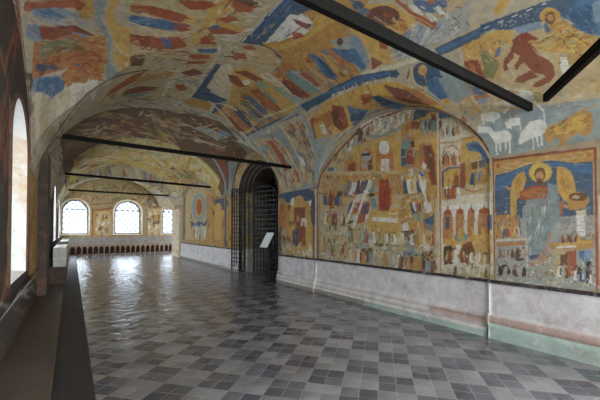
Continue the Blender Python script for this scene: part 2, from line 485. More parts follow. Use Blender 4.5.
flesh::1074,542,1069,538,1070,533,1076,531,1081,535,1080,541
rust::1080,476,1075,501,1063,527,1047,529,1035,520,1037,492,1043,468
white::1049,526,1064,526,1076,494,1073,478,1059,494
gold::1043,542,1035,538,1033,531,1038,526,1047,526,1055,531,1057,537,1052,542
flesh::1044,539,1040,535,1041,530,1047,528,1051,532,1050,537
deep::1061,477,1054,503,1046,533,1029,535,1017,526,1019,496,1025,470
white::1028,531,1014,524,1018,488,1029,474,1034,495
gold::1026,550,1017,545,1015,538,1020,532,1030,532,1038,537,1040,544,1035,549
flesh::1026,546,1022,542,1023,536,1029,534,1034,539,1033,544
deep::1036,476,1033,500,1023,525,1010,528,999,521,999,494,1000,470
rust::1012,526,1026,524,1033,493,1028,478,1018,494
gold::1009,542,1001,538,998,531,1002,526,1011,526,1018,529,1021,536,1017,541
flesh::1009,538,1005,535,1005,530,1010,528,1015,531,1014,536
white::1013,478,1005,503,991,530,977,532,966,522,973,494,981,470
deep::980,529,995,529,1010,497,1008,481,993,496
gold::973,545,965,540,964,534,969,529,978,529,986,534,987,541,982,546
flesh::974,542,970,538,971,532,977,531,982,535,980,541
teal::985,478,976,500,963,523,950,524,942,516,945,491,954,470
cream::953,522,966,522,979,494,978,480,965,493
gold::946,537,940,532,939,526,943,522,951,522,958,526,959,532,954,537
flesh::947,533,944,529,945,525,951,524,954,528,952,532
ochre::834,453,839,478,842,506,831,512,819,506,812,479,807,455
ochre::829,509,817,505,808,472,811,458,821,475
gold::834,526,826,524,822,518,824,512,831,509,839,511,843,518,841,524
flesh::833,522,828,520,827,514,831,512,836,514,837,520
deep::800,452,803,475,804,502,793,507,783,501,776,475,768,452
gold::792,504,780,500,773,469,776,456,785,472
gold::796,520,788,518,785,512,787,506,793,504,800,507,804,512,802,518
flesh::795,517,790,514,790,509,793,507,798,509,799,514
white::780,451,786,475,789,502,780,508,770,502,762,476,753,453
white::778,505,767,501,757,469,760,456,770,472
gold::783,521,776,519,772,513,773,507,780,505,787,507,791,513,789,519
flesh::782,518,777,515,776,510,780,507,785,510,786,515
cream::766,450,772,473,770,499,763,505,752,500,743,475,736,452
gold::763,502,773,498,769,467,761,454,758,471
gold::765,518,758,516,755,510,756,505,762,502,769,504,773,510,771,516
flesh::765,514,760,512,759,507,763,505,767,507,768,512
deep::739,449,745,468,746,491,739,496,729,493,721,471,714,452
cream::738,494,728,491,719,465,721,454,730,467
gold::742,508,736,506,733,501,734,496,739,494,745,496,748,500,747,505
flesh::742,505,738,503,737,498,739,496,743,498,744,502
cream::721,449,725,470,724,494,716,498,705,493,701,470,696,450
deep::714,496,705,492,699,464,702,452,709,467
gold::717,510,711,508,708,503,710,498,715,496,721,498,725,503,723,508
flesh::717,507,713,505,713,500,716,498,720,500,720,505
ochre::713,450,715,472,712,496,704,500,695,495,689,471,686,449
white::705,498,714,495,714,465,708,453,704,468
gold::705,513,699,510,696,505,698,500,704,498,710,500,713,506,711,511
flesh::705,509,701,507,700,502,704,500,708,503,708,507
deep::1115,391,1106,415,1090,439,1077,441,1067,433,1071,406,1083,384
deep::1076,438,1065,431,1075,400,1086,388,1088,407
gold::1071,454,1064,450,1063,443,1069,439,1078,439,1085,443,1086,449,1080,454
flesh::1073,451,1069,447,1071,442,1077,441,1081,445,1079,449
orange::1103,390,1097,414,1082,438,1067,440,1058,432,1064,406,1068,383
deep::1070,438,1084,437,1099,408,1098,393,1083,407
gold::1062,453,1055,448,1054,442,1059,438,1068,437,1075,442,1076,448,1071,452
flesh::1063,449,1059,445,1061,441,1067,440,1071,443,1069,448
rust::1071,390,1063,413,1047,437,1032,438,1023,430,1031,405,1040,382
rust::1035,436,1049,436,1065,407,1065,392,1050,406
gold::1027,451,1020,447,1019,440,1025,436,1033,436,1040,440,1041,447,1035,451
flesh::1028,448,1025,444,1027,439,1032,438,1036,442,1034,447
rust::1033,388,1025,408,1013,429,1000,430,991,422,1000,401,1007,381
orange::999,427,991,421,1000,394,1011,385,1011,400
gold::994,440,989,436,989,431,993,427,1001,427,1006,431,1007,437,1002,440
flesh::996,437,993,434,995,430,1000,429,1003,433,1001,437
deep::1014,387,1010,410,996,434,982,436,973,428,979,403,986,381
rust::982,433,971,426,978,396,988,385,990,402
gold::978,448,971,444,970,438,975,434,983,433,990,437,991,443,986,448
flesh::979,445,975,441,977,437,982,435,986,439,984,444
gold::785,374,793,392,796,413,790,419,779,416,770,396,764,378
gold::788,417,778,415,768,391,768,380,778,392
gold::793,430,787,429,784,425,784,420,789,417,795,418,799,422,798,427
flesh::792,427,788,425,787,421,789,419,793,420,795,424
deep::764,375,770,393,775,414,767,420,758,417,750,397,742,379
white::766,418,756,416,747,392,748,380,757,393
gold::771,431,765,430,761,425,762,420,767,418,773,419,776,423,775,428
flesh::770,428,766,426,765,422,767,420,771,421,772,425
gold::739,375,745,393,748,414,739,419,730,416,723,396,720,378
rust::740,417,747,413,743,388,737,378,735,392
gold::742,430,736,428,733,424,734,419,739,417,744,418,748,422,747,427
flesh::741,427,738,425,737,421,739,419,743,420,744,424
ochre::732,377,734,394,736,414,729,418,721,415,716,396,712,379
deep::729,416,737,413,735,389,729,380,726,392
gold::730,428,725,427,723,423,724,418,728,416,733,418,736,422,735,426
flesh::730,426,727,424,726,420,729,418,732,420,733,424
white::706,376,713,394,716,416,710,422,701,419,691,399,685,380
teal::708,420,699,418,690,393,690,382,699,394
gold::713,433,708,432,704,427,705,422,709,420,715,421,719,425,718,430
flesh::712,430,709,428,707,424,710,421,714,423,715,427
gold::689,376,692,394,696,414,688,419,680,416,672,397,668,380
white::688,417,695,413,691,389,685,380,684,393
gold::690,430,685,428,682,424,683,420,688,417,693,419,696,423,695,427
flesh::690,427,686,425,685,422,688,419,691,421,692,425
white::1070,321,1018,424,1031,428,1083,324
white::1021,420,983,485,995,490,1033,424
white::1109,348,1055,448,1068,452,1123,351
white::739,516,714,434,705,436,730,517
white::715,438,698,384,690,385,706,439
red::912,526,876,522,867,481,867,403,877,387,892,396,908,389,924,401,923,487
umber::894,509,894,391,890,391,890,508
umber::909,478,915,404,911,404,906,478
gold::877,530,882,520,894,518,907,524,912,535,907,544,894,547,882,541
flesh::885,531,888,525,894,523,901,527,903,533,901,539,894,541,888,538
white::869,644,871,633,879,625,890,622,902,624,914,632,922,643,924,655,922,666,914,674,902,676,890,674,879,666,871,655
brick::795,579,781,614,763,611,755,580,755,558,795,564
gold::979,387,814,377,815,309,985,316
white::962,370,829,362,829,343,962,353
olive::1107,260,1105,283,1102,309,1091,315,1078,310,1074,285,1074,262
teal::1092,312,1105,308,1108,277,1101,264,1093,281
umber::1091,324,1086,322,1086,317,1091,314,1096,317,1096,322
sand::1055,261,1056,284,1048,309,1035,313,1024,308,1023,283,1025,261
grey::1034,311,1023,306,1022,277,1029,264,1035,280
umber::1035,322,1030,320,1031,315,1035,313,1040,316,1039,320
rust::1010,261,1012,282,1006,306,995,310,983,305,983,282,984,261
teal::996,308,1008,305,1012,276,1007,264,999,279
umber::994,319,990,317,990,312,995,310,999,312,999,317
white::968,260,969,281,969,305,958,310,947,306,943,283,940,263
grey::959,308,970,303,969,275,962,263,957,279
umber::959,319,955,317,954,313,958,310,963,312,963,316
sand::930,262,930,283,923,306,911,311,901,305,901,282,902,261
olive::912,308,924,305,929,277,925,265,917,279
umber::910,319,906,317,907,312,911,310,915,313,914,317
cream::898,260,897,278,898,299,888,303,879,300,876,280,874,262
white::887,301,878,299,874,275,878,264,884,277
umber::889,311,885,309,885,305,888,303,892,305,892,309
white::857,260,859,278,857,297,850,301,842,298,837,279,837,262
teal::851,299,859,296,859,273,854,263,850,276
umber::850,309,847,307,847,303,850,301,853,303,853,307
cream::822,261,823,280,821,301,811,306,801,301,800,281,800,262
cream::810,304,801,300,799,275,804,264,809,278
umber::811,314,807,311,808,307,811,305,814,307,814,311
white::776,262,776,280,773,299,764,303,756,299,757,279,756,262
rust::763,301,755,297,755,274,760,264,764,277
umber::763,310,761,308,761,304,764,303,767,305,767,308
ochre::751,261,753,278,750,297,742,300,734,297,733,278,732,262
olive::743,299,751,296,753,273,750,264,745,276
umber::742,307,739,305,739,302,742,300,745,302,745,306
cream::720,261,721,279,721,300,713,305,705,302,702,281,698,263
ochre::712,303,703,301,699,276,703,265,709,278
umber::713,313,710,311,710,307,713,305,716,307,716,311
rust::692,261,691,277,688,294,682,298,675,294,673,277,675,262
sand::683,296,690,293,692,273,689,264,684,275
umber::682,304,679,303,679,299,682,298,685,299,684,303
cream::1114,169,1115,194,1111,221,1098,228,1085,223,1079,196,1080,171
sand::1100,225,1114,220,1118,186,1111,173,1102,191
umber::1098,238,1093,235,1093,230,1098,227,1103,230,1103,235
white::1066,170,1067,196,1064,226,1047,232,1033,227,1029,198,1031,172
ochre::1049,229,1064,224,1069,188,1062,174,1052,193
umber::1047,243,1042,241,1042,235,1047,232,1053,235,1053,240
ochre::1030,168,1036,191,1032,218,1021,225,1007,221,999,196,995,173
brick::1022,222,1035,217,1034,184,1026,172,1020,190
umber::1022,235,1017,233,1016,228,1021,225,1026,227,1027,232
bluegrey::992,169,996,193,990,222,979,228,965,223,964,196,959,172
umber::980,225,993,220,996,186,989,173,981,191
umber::979,238,974,236,974,231,979,228,984,230,984,235
grey::939,169,946,191,947,218,936,225,925,222,915,197,911,175
sand::934,223,922,221,913,191,917,177,927,192
umber::938,235,933,233,932,228,936,225,941,227,942,231
ochre::909,170,909,193,907,220,895,226,884,221,878,196,879,173
ochre::896,223,908,218,910,187,904,174,897,191
umber::895,235,891,233,891,228,895,226,900,228,900,233
grey::872,170,872,191,870,215,860,221,849,217,844,195,841,174
cream::858,219,848,216,844,189,849,176,856,190
umber::860,230,856,228,856,223,860,221,864,222,864,227
white::841,170,842,192,840,216,831,222,821,218,818,195,816,174
grey::832,219,842,214,843,185,837,174,832,190
umber::832,230,828,229,827,224,831,221,835,223,835,228
white::800,173,798,193,793,216,783,221,774,216,775,193,775,173
brick::784,218,794,215,800,187,796,176,789,190
umber::782,229,778,227,779,223,783,220,786,223,785,227
brick::774,171,776,189,779,209,770,215,761,212,756,192,754,174
umber::770,213,779,208,778,183,772,174,769,188
umber::770,223,767,221,767,217,770,215,773,216,773,220
ochre::740,173,739,194,732,218,723,223,713,218,715,194,716,173
brick::722,220,713,216,714,188,720,176,724,191
umber::722,231,718,229,719,224,723,222,726,225,726,229
bluegrey::719,170,722,188,724,208,716,214,707,212,701,193,695,176
cream::714,213,706,211,699,188,701,177,709,188
umber::717,222,714,221,713,217,716,214,719,215,720,219
bluegrey::687,171,689,190,689,212,682,217,672,215,668,194,667,175
umber::680,215,672,214,667,189,670,177,676,190
umber::683,225,679,224,679,220,682,217,685,219,686,223
umber::830,169,829,190,826,213,815,218,804,214,805,191,805,171
ochre::816,216,826,212,830,184,826,173,819,188
umber::814,226,811,224,811,220,815,218,818,220,818,224
ochre::797,170,793,194,785,220,775,225,764,220,767,194,765,170
brick::774,223,763,219,765,187,772,174,776,190
umber::774,235,770,233,770,228,775,225,779,228,778,233
ochre::763,169,762,191,758,216,748,221,738,217,739,192,737,171
ochre::747,219,738,215,736,186,742,173,747,189
umber::748,230,744,228,744,223,748,221,752,223,752,228
ochre::740,167,739,189,736,214,727,220,716,215,716,191,713,170
plum::725,217,716,214,714,185,719,172,725,187
umber::726,229,723,227,723,222,727,219,730,222,730,226
bluegrey::719,166,719,186,717,208,708,213,699,209,697,187,696,168
plum::709,211,718,207,721,180,717,169,711,183
umber::707,221,704,219,704,215,708,213,711,215,711,219
brick::695,165,699,184,696,206,687,211,679,207,677,186,676,167
sky::688,209,696,205,698,178,694,168,689,182
umber::687,219,684,217,684,213,687,211,690,213,690,217
~white grey sand umber ochre cream deep rust green:160,50,6,1.7,85,30,-0.02934,9.858e-05,0.001435,-0.0213:1306,390,660,368,662,167,1306,165
~ochre gold orange rust cream white deep blue brick:150,45,5,1.6,85,30,-0.03041,9.461e-05,-0.003308,-0.02178:1289,539,1120,681,658,624,660,368,1306,400
~pale white grey umber sand flesh:60,45,5,1.6,85,30,-0.02428,0.0001201,-0.006429,-0.01954:1168,667,994,759,812,766,684,735,669,661,966,693
orange::643,534,642,549,639,565,633,566,628,562,627,545,628,530
umber::634,565,640,564,644,545,641,535,636,545
umber::632,573,630,570,630,567,633,566,635,568,635,572
orange::635,533,636,549,633,567,626,569,619,564,618,546,617,530
brick::625,567,619,563,617,542,620,533,624,545
umber::626,576,624,574,624,570,626,569,629,571,629,575
flesh::617,530,619,544,617,560,611,562,605,558,602,543,602,529
brick::610,561,605,557,602,539,605,531,609,541
umber::612,568,609,566,609,563,611,562,613,564,614,567
rust::608,529,608,545,608,562,602,565,595,560,593,543,591,528
orange::601,563,595,560,591,539,594,530,598,542
umber::603,571,600,569,600,566,602,564,605,566,605,570
ochre::645,418,646,436,645,456,639,460,632,455,628,436,626,418
brick::638,457,630,454,626,431,629,421,634,433
umber::639,467,636,465,636,461,639,459,642,461,642,465
brick::627,419,627,436,626,454,619,458,612,453,611,435,611,418
ochre::618,456,611,452,610,430,613,420,617,433
umber::619,465,616,462,616,459,619,457,622,459,622,463
rust::613,419,615,436,615,454,607,457,600,453,598,435,597,419
rust::608,455,615,453,615,431,611,422,608,433
umber::608,464,605,462,605,458,607,457,610,458,610,462
white::597,420,598,436,596,454,590,457,584,453,581,435,582,419
ochre::591,455,597,453,599,432,596,422,592,433
umber::590,464,587,462,587,458,590,457,592,459,592,462
deep::549,459,548,476,544,494,538,496,531,491,533,473,533,456
blue::538,494,531,490,531,468,535,459,538,472
gold::538,505,534,503,532,499,534,495,538,494,542,497,544,501,542,505
flesh::538,503,536,501,536,497,538,496,541,498,540,502
ochre::534,459,534,477,530,496,523,499,515,493,515,473,516,455
blue::522,496,515,492,515,468,520,459,523,472
gold::522,509,518,506,516,501,518,497,523,497,527,499,528,504,526,508
flesh::522,506,520,503,520,500,523,498,525,501,525,505
ochre::521,459,517,474,513,491,507,494,502,489,504,471,503,455
ochre::508,492,515,491,519,470,517,460,512,471
gold::506,503,503,500,502,496,504,493,508,492,511,495,512,499,510,502
flesh::507,500,505,498,505,495,508,494,510,496,509,499
grey::647,629,650,644,652,661,647,664,640,660,636,643,632,628
flesh::646,662,639,659,634,639,635,631,641,641
umber::648,670,646,668,645,665,647,663,650,665,650,668
grey::627,628,627,643,627,659,622,662,616,657,612,641,612,626
umber::623,660,628,658,628,639,625,630,622,640
umber::623,668,620,666,620,662,622,661,624,663,625,666
umber::607,627,609,642,607,657,602,659,596,655,594,639,594,625
pale::601,657,595,654,593,635,596,627,599,638
umber::602,665,600,663,600,660,602,659,604,661,604,664
flesh::595,628,598,643,596,659,591,661,585,656,583,640,581,626
flesh::590,659,584,655,581,636,583,628,588,639
umber::591,667,589,665,589,662,591,661,593,663,593,666
ochre::627,284,629,300,627,319,620,323,613,319,612,301,611,285
orange::621,321,628,318,629,296,625,286,621,298
umber::621,329,618,328,618,324,620,322,623,324,623,328
gold::589,287,590,304,587,323,579,327,572,323,571,304,571,287
ochre::579,325,572,322,571,299,575,290,578,302
umber::579,334,577,332,577,328,579,326,582,328,582,332
gold::552,289,553,305,551,323,545,327,539,324,537,306,534,290
orange::546,325,552,322,552,300,549,291,545,303
umber::546,334,543,332,543,329,545,327,548,328,548,332
gold::515,292,515,308,515,325,508,329,502,325,501,308,500,292
gold::509,327,515,324,516,303,513,294,509,305
umber::508,335,506,334,506,330,508,329,510,330,510,334
brick::633,210,634,227,629,247,621,250,614,246,614,227,616,210
ochre::622,248,630,246,634,222,631,212,625,225
umber::621,257,618,255,618,252,621,250,624,252,624,256
white::611,210,611,229,610,249,602,254,594,250,592,230,592,212
ochre::603,252,611,248,613,223,609,213,604,226
umber::602,261,599,260,599,256,602,254,605,255,605,259
brick::582,211,585,228,584,248,578,253,570,250,567,231,563,214
ochre::577,251,569,249,565,226,568,216,573,227
umber::578,260,576,259,575,255,578,253,581,254,581,258
white::553,213,554,228,551,244,546,248,540,245,539,229,538,214
gold::545,247,539,244,538,225,541,216,544,226
umber::546,254,543,253,543,250,546,248,548,249,548,253
ochre::525,214,525,230,524,248,517,252,511,248,511,231,511,215
white::518,250,524,247,526,226,524,217,519,228
umber::517,258,515,257,515,253,517,252,519,253,519,257
ochre::503,216,502,231,499,248,493,252,487,248,487,231,488,216
umber::492,250,487,247,487,227,490,218,493,229
umber::492,258,490,257,490,253,493,252,495,253,495,257
pale::636,169,636,180,635,192,630,195,626,193,624,181,624,170
sand::629,194,625,192,624,178,626,171,629,179
umber::630,199,628,198,628,196,630,195,632,196,632,198
umber::606,170,605,182,604,195,599,197,595,195,595,182,594,171
umber::599,196,604,194,606,178,604,172,601,180
umber::598,202,597,201,597,199,599,197,600,198,600,201
grey::579,171,577,183,575,197,570,199,565,197,565,184,567,172
sand::570,198,575,196,578,180,576,173,572,182
umber::569,204,567,203,568,200,570,199,571,200,571,203
sand::555,172,554,183,551,195,547,197,543,195,544,183,544,172
sand::548,196,552,194,555,180,553,173,550,181
umber::547,202,545,201,546,198,547,197,549,198,549,201
pale::532,172,531,184,531,196,526,199,522,197,521,185,521,173
grey::526,198,531,196,532,180,530,174,527,182
umber::526,204,524,203,524,201,526,199,528,200,528,203
umber::508,173,507,184,505,196,501,199,498,196,497,185,497,174
sand::501,198,497,196,497,182,499,175,501,183
umber::501,203,499,202,500,200,501,199,503,200,502,202
~white sand umber ochre grey orange cream rust:90,50,5,1.6,85,30,-0.01669,0.0001406,-0.002302,-0.01614:646,673,529,596,486,466,486,175,650,175
rust::656,690,652,164,649,164,652,689
cream::662,723,661,166,655,166,656,722
ochre::465,295,466,307,463,320,458,323,454,320,453,306,455,294
ochre::459,322,464,320,466,303,464,296,461,305
gold::458,330,455,328,454,325,456,323,458,322,461,323,462,326,461,329
flesh::458,328,456,327,457,324,458,323,460,324,460,327
blue::454,296,452,307,450,320,446,322,442,319,442,307,443,296
blue::447,321,451,319,453,304,451,298,448,305
gold::446,328,443,327,443,324,444,321,446,321,449,322,450,325,448,327
flesh::446,326,445,325,445,323,446,322,448,323,448,325
rust::442,297,443,308,443,321,439,323,434,321,434,309,432,298
rust::438,322,434,320,433,306,434,299,437,307
gold::439,330,436,329,435,326,436,323,439,322,441,323,442,326,441,328
flesh::439,328,437,327,437,324,439,323,440,324,440,327
gold::428,299,426,311,423,325,419,327,415,324,416,310,416,298
cream::419,325,415,323,415,307,418,300,420,309
gold::418,334,416,332,415,329,417,326,419,326,422,327,423,330,421,333
flesh::419,332,417,330,417,328,419,327,421,328,420,331
cream::416,299,418,310,417,324,413,327,409,325,407,312,406,301
rust::414,325,418,323,417,307,414,301,413,310
gold::414,333,412,332,410,330,411,327,413,325,416,326,417,329,417,332
flesh::414,331,412,330,412,328,413,327,415,328,415,330
rust::467,235,466,247,465,259,461,262,456,259,457,247,456,236
grey::462,260,466,258,467,243,465,237,463,245
umber::461,266,459,265,459,263,461,262,463,263,462,265
grey::447,237,447,249,444,262,440,265,436,262,436,249,436,237
rust::440,263,436,261,436,245,439,239,440,247
umber::440,270,438,268,438,266,440,265,442,266,441,268
umber::431,238,432,248,430,259,426,261,423,259,423,248,423,238
umber::426,260,423,259,422,245,424,240,426,247
umber::426,266,425,265,425,262,426,261,428,262,428,264
umber::420,239,420,250,418,263,414,266,409,263,410,251,410,239
umber::414,265,418,263,420,247,418,241,415,249
umber::413,271,412,269,412,267,414,266,415,267,415,269
grey::407,240,406,252,403,264,399,266,396,263,396,251,396,239
sand::399,265,395,262,396,247,399,241,400,249
umber::398,271,397,269,397,267,399,266,400,267,400,270
dark::464,185,466,196,465,209,461,212,457,210,455,198,453,187
plum::461,210,465,208,465,193,463,187,461,195
umber::461,216,460,215,459,213,461,212,462,213,463,215
grey::453,186,452,198,448,211,444,214,439,211,441,198,442,186
grey::445,213,449,211,452,195,451,188,447,196
umber::443,219,442,217,442,215,444,214,445,215,445,218
grey::434,187,433,198,431,210,426,212,423,209,424,198,424,187
dark::426,211,423,209,423,195,426,189,427,196
umber::426,216,425,215,425,213,426,212,428,213,427,215
plum::423,187,423,198,422,210,418,213,415,211,412,199,412,188
grey::418,212,414,211,412,196,414,190,417,197
umber::418,218,417,217,417,214,418,213,420,214,420,216
dark::403,188,403,199,401,211,398,214,394,212,394,200,394,189
plum::397,213,394,211,393,197,395,190,397,198
umber::398,218,396,217,396,215,398,214,399,215,399,217
white::325,198,323,210,321,224,317,226,313,223,314,210,314,198
deep::316,225,313,223,314,206,316,200,318,208
umber::316,231,315,230,315,227,317,226,318,228,318,230
umber::308,195,309,206,308,219,305,222,302,220,301,208,299,197
grey::306,221,309,218,309,203,307,197,305,205
umber::306,227,304,226,304,224,305,222,307,223,307,226
white::290,194,289,204,288,216,284,218,281,216,281,204,282,194
deep::284,217,281,215,281,201,283,196,284,203
umber::284,222,283,221,283,219,284,218,285,219,285,221
deep::278,191,278,202,277,214,274,217,270,215,269,203,268,192
white::273,216,270,214,269,200,271,194,273,201
umber::274,222,272,221,272,218,274,217,275,218,275,220
white::262,189,263,199,261,210,258,213,256,211,254,200,254,191
umber::259,212,262,210,262,196,261,191,259,198
umber::259,217,257,216,257,214,258,213,260,214,260,216
deep::314,284,314,292,314,300,311,302,308,301,308,293,307,285
rust::311,302,314,300,314,290,313,286,311,291
umber::311,306,310,305,310,303,311,302,312,303,312,305
rust::305,286,304,293,303,302,301,303,299,301,299,293,299,285
ochre::301,302,304,301,305,291,304,287,302,292
umber::301,306,300,305,300,304,301,303,302,304,301,305
umber::298,285,299,293,300,302,297,305,294,304,293,295,291,287
rust::297,304,294,303,292,293,293,288,295,293
umber::297,308,296,308,296,306,297,305,298,305,298,307
deep::294,286,294,294,293,302,291,303,289,302,288,294,288,287
gold::291,303,289,302,288,292,289,288,290,293
umber::291,306,290,306,290,304,291,303,292,304,292,306
umber::288,288,287,295,285,303,282,304,280,302,282,294,283,286
rust::282,303,280,302,282,292,284,288,284,293
umber::282,307,281,306,281,305,282,304,283,305,283,307
gold::282,288,281,296,279,304,277,305,275,303,275,295,276,288
gold::277,304,280,304,281,294,280,289,279,294
umber::276,308,276,307,276,306,277,305,278,306,277,308
~white sand umber ochre grey green orange:80,45,5,1.6,80,40,-0.01083,0.0001441,0.0009023,-0.01294:476,288,393,290,316,266,248,282,249,180,477,170
~bluegrey grey teal sky umber:60,45,6,1.6,95,14,-0.01098,0.0001446,-0.0003703,-0.01306:396,386,315,394,324,305,349,265,383,247
gold::1627,477,1632,467,1645,459,1665,456,1687,457,1708,463,1722,473,1727,484,1722,495,1708,503,1687,506,1665,504,1645,498,1632,488
flesh::1650,476,1658,465,1676,461,1695,467,1702,479,1695,491,1676,494,1658,488
gold::1459,477,1463,465,1476,457,1496,453,1518,454,1538,461,1552,471,1557,484,1552,496,1538,504,1518,508,1496,506,1476,499,1463,489
flesh::1482,475,1489,463,1507,459,1524,465,1532,478,1524,490,1507,494,1489,488
cream::1587,463,1551,494,1568,501,1605,471
cream::1418,490,1387,451,1372,455,1402,493
blue::1562,416,1521,426,1512,226,1562,224
orange::1512,431,1463,423,1454,229,1502,221
white::1478,380,1431,379,1431,336,1478,336
deep::1612,501,1590,426,1575,427,1597,501
gold::1417,487,1381,208,1364,210,1399,486
~ochre umber rust gold deep sand cream:46,55,5,1.5,90,14,-0.04819,-9.634e-07,-0.0002458,-0.02734:1728,509,1373,481,1373,211,1728,205
ochre:55:2537,514,2416,703,2216,825,2009,857,1841,798,1841,747,2008,802,2165,773,2303,674,2338,502
~gold sand umber cream dark:44,70,6,1.3,120,12,-0.08611,-0.0002617,-0.01231,-0.03675:2537,531,2397,731,2165,830,2009,843,2008,789,2181,761,2321,645,2338,518
~gold sand umber cream:26,70,5,1.3,60,12,-0.06623,-0.0001173,-0.01113,-0.03224:2009,843,1816,768,1729,618,1815,679,1979,784
umber::1728,326,1659,338,1615,199,1704,182
dark::1665,446,1664,336,1653,336,1653,445
dark::1588,442,1587,233,1578,233,1578,441
dark::1449,423,1439,228,1431,228,1440,423
~gold cream umber deep rust orange sky:40,70,4,1.1,90,16,-0.04705,5.815e-06,0.0003105,-0.027:1716,459,1373,450,1373,232,1716,217
~pale grey sand white umber:26,70,4,1.1,90,20,-0.0499,-1.183e-05,0.003048,-0.02776:1716,229,1356,233,1356,161,1716,169
~gold cream umber deep rust orange sky grey sand:120,70,5,1.2,90,20,-0.138,-0.0006821,-0.003559,-0.04632:3604,675,2455,628,2451,186,3594,202
ochre::3720,762,2396,653,2364,167,3767,181
sand::3662,757,3024,721,3017,218,3708,199
~ochre orange sand gold rust grey umber:70,92,9.001,2.7,90,14,-0.1239,-0.0005636,-0.00187,-0.04386:3720,762,2581,673,2576,181,3767,197
grey::2996,523,3017,466,3077,421,3169,397,3276,399,3379,429,3454,483,3482,550,3456,614,3383,660,3281,679,3173,669,3081,635,3019,583
sky::3030,525,3047,474,3099,433,3177,411,3268,413,3354,441,3417,489,3440,548,3419,604,3358,646,3272,664,3181,656,3102,625,3049,579
gold::3089,528,3102,484,3138,450,3192,431,3254,433,3312,456,3353,495,3369,544,3355,591,3315,626,3257,642,3195,637,3140,612,3103,574
rust::3133,531,3159,475,3223,453,3290,480,3319,541,3292,599,3226,618,3160,590
deep::3543,410,3336,375,3222,403,3087,372,2954,417,3035,343,3436,346
deep::2787,577,2580,574,2566,475,2786,486
gold::2786,525,2632,516,2629,229,2797,229
gold::2639,516,2656,501,2700,497,2745,506,2764,524,2746,539,2701,543,2657,533
~white grey pale sand:24,92,7.801,2.4,90,8,-0.1472,-0.0007608,0.00218,-0.04774:3385,345,3019,343,3059,217,3383,208
deep::2562,699,2569,178,2531,179,2523,695
ochre::2517,642,2385,629,2369,178,2512,179
~rust deep gold umber ochre:16,92,7.201,2.4,90,10,-0.1013,-0.0003801,-0.003726,-0.0397:2517,642,2385,629,2381,189,2512,184
umber::3770,872,3780,194,3732,195,3722,866
bluegrey::3610,979,2791,854,2548,645,2580,574,3025,749
~sand rust deep ochre grey:40,92,12,2.4,40,10,-0.1279,-0.0005959,-0.01378,-0.04475:3846,980,2791,854,2580,599,3605,751
deep::1741,544,1411,538,1363,516,1363,431,1692,432
ochre::1724,467,1600,475,1585,191,1724,216
gold::1594,475,1387,468,1382,174,1594,182
ochre::1633,478,1646,460,1676,454,1708,464,1721,483,1708,501,1676,507,1646,497
gold::1444,472,1448,460,1460,451,1478,447,1498,448,1517,455,1530,466,1535,479,1530,491,1517,500,1498,504,1478,503,1460,496,1448,485
flesh::1465,469,1471,457,1488,453,1505,459,1513,472,1505,485,1488,489,1471,482
orange::1708,458,1624,453,1615,325,1724,325
brick::1543,440,1436,438,1431,229,1529,225
deep::1557,317,1502,332,1502,226,1557,227
white::1475,377,1419,378,1419,334,1475,335
white::1571,489,1537,502,1543,448,1577,458
white::1411,463,1375,474,1382,439,1411,441
~ochre gold orange umber deep rust:50,92,6.612,2.204,90,14,-0.04651,8.939e-06,0.0008386,-0.02684:1724,467,1367,460,1368,189,1724,200
~umber dark grey:20,92,8.264,2.755,90,14,-0.05593,-4.971e-05,0.001973,-0.02942:1724,316,1615,317,1615,189,1724,200
~pale sand grey white:40,92,6.612,2.204,90,20,-0.04646,8.998e-06,0.002458,-0.0268:1600,237,1368,239,1368,160,1724,180
umber::1367,533,1363,145,1354,146,1358,532
'''
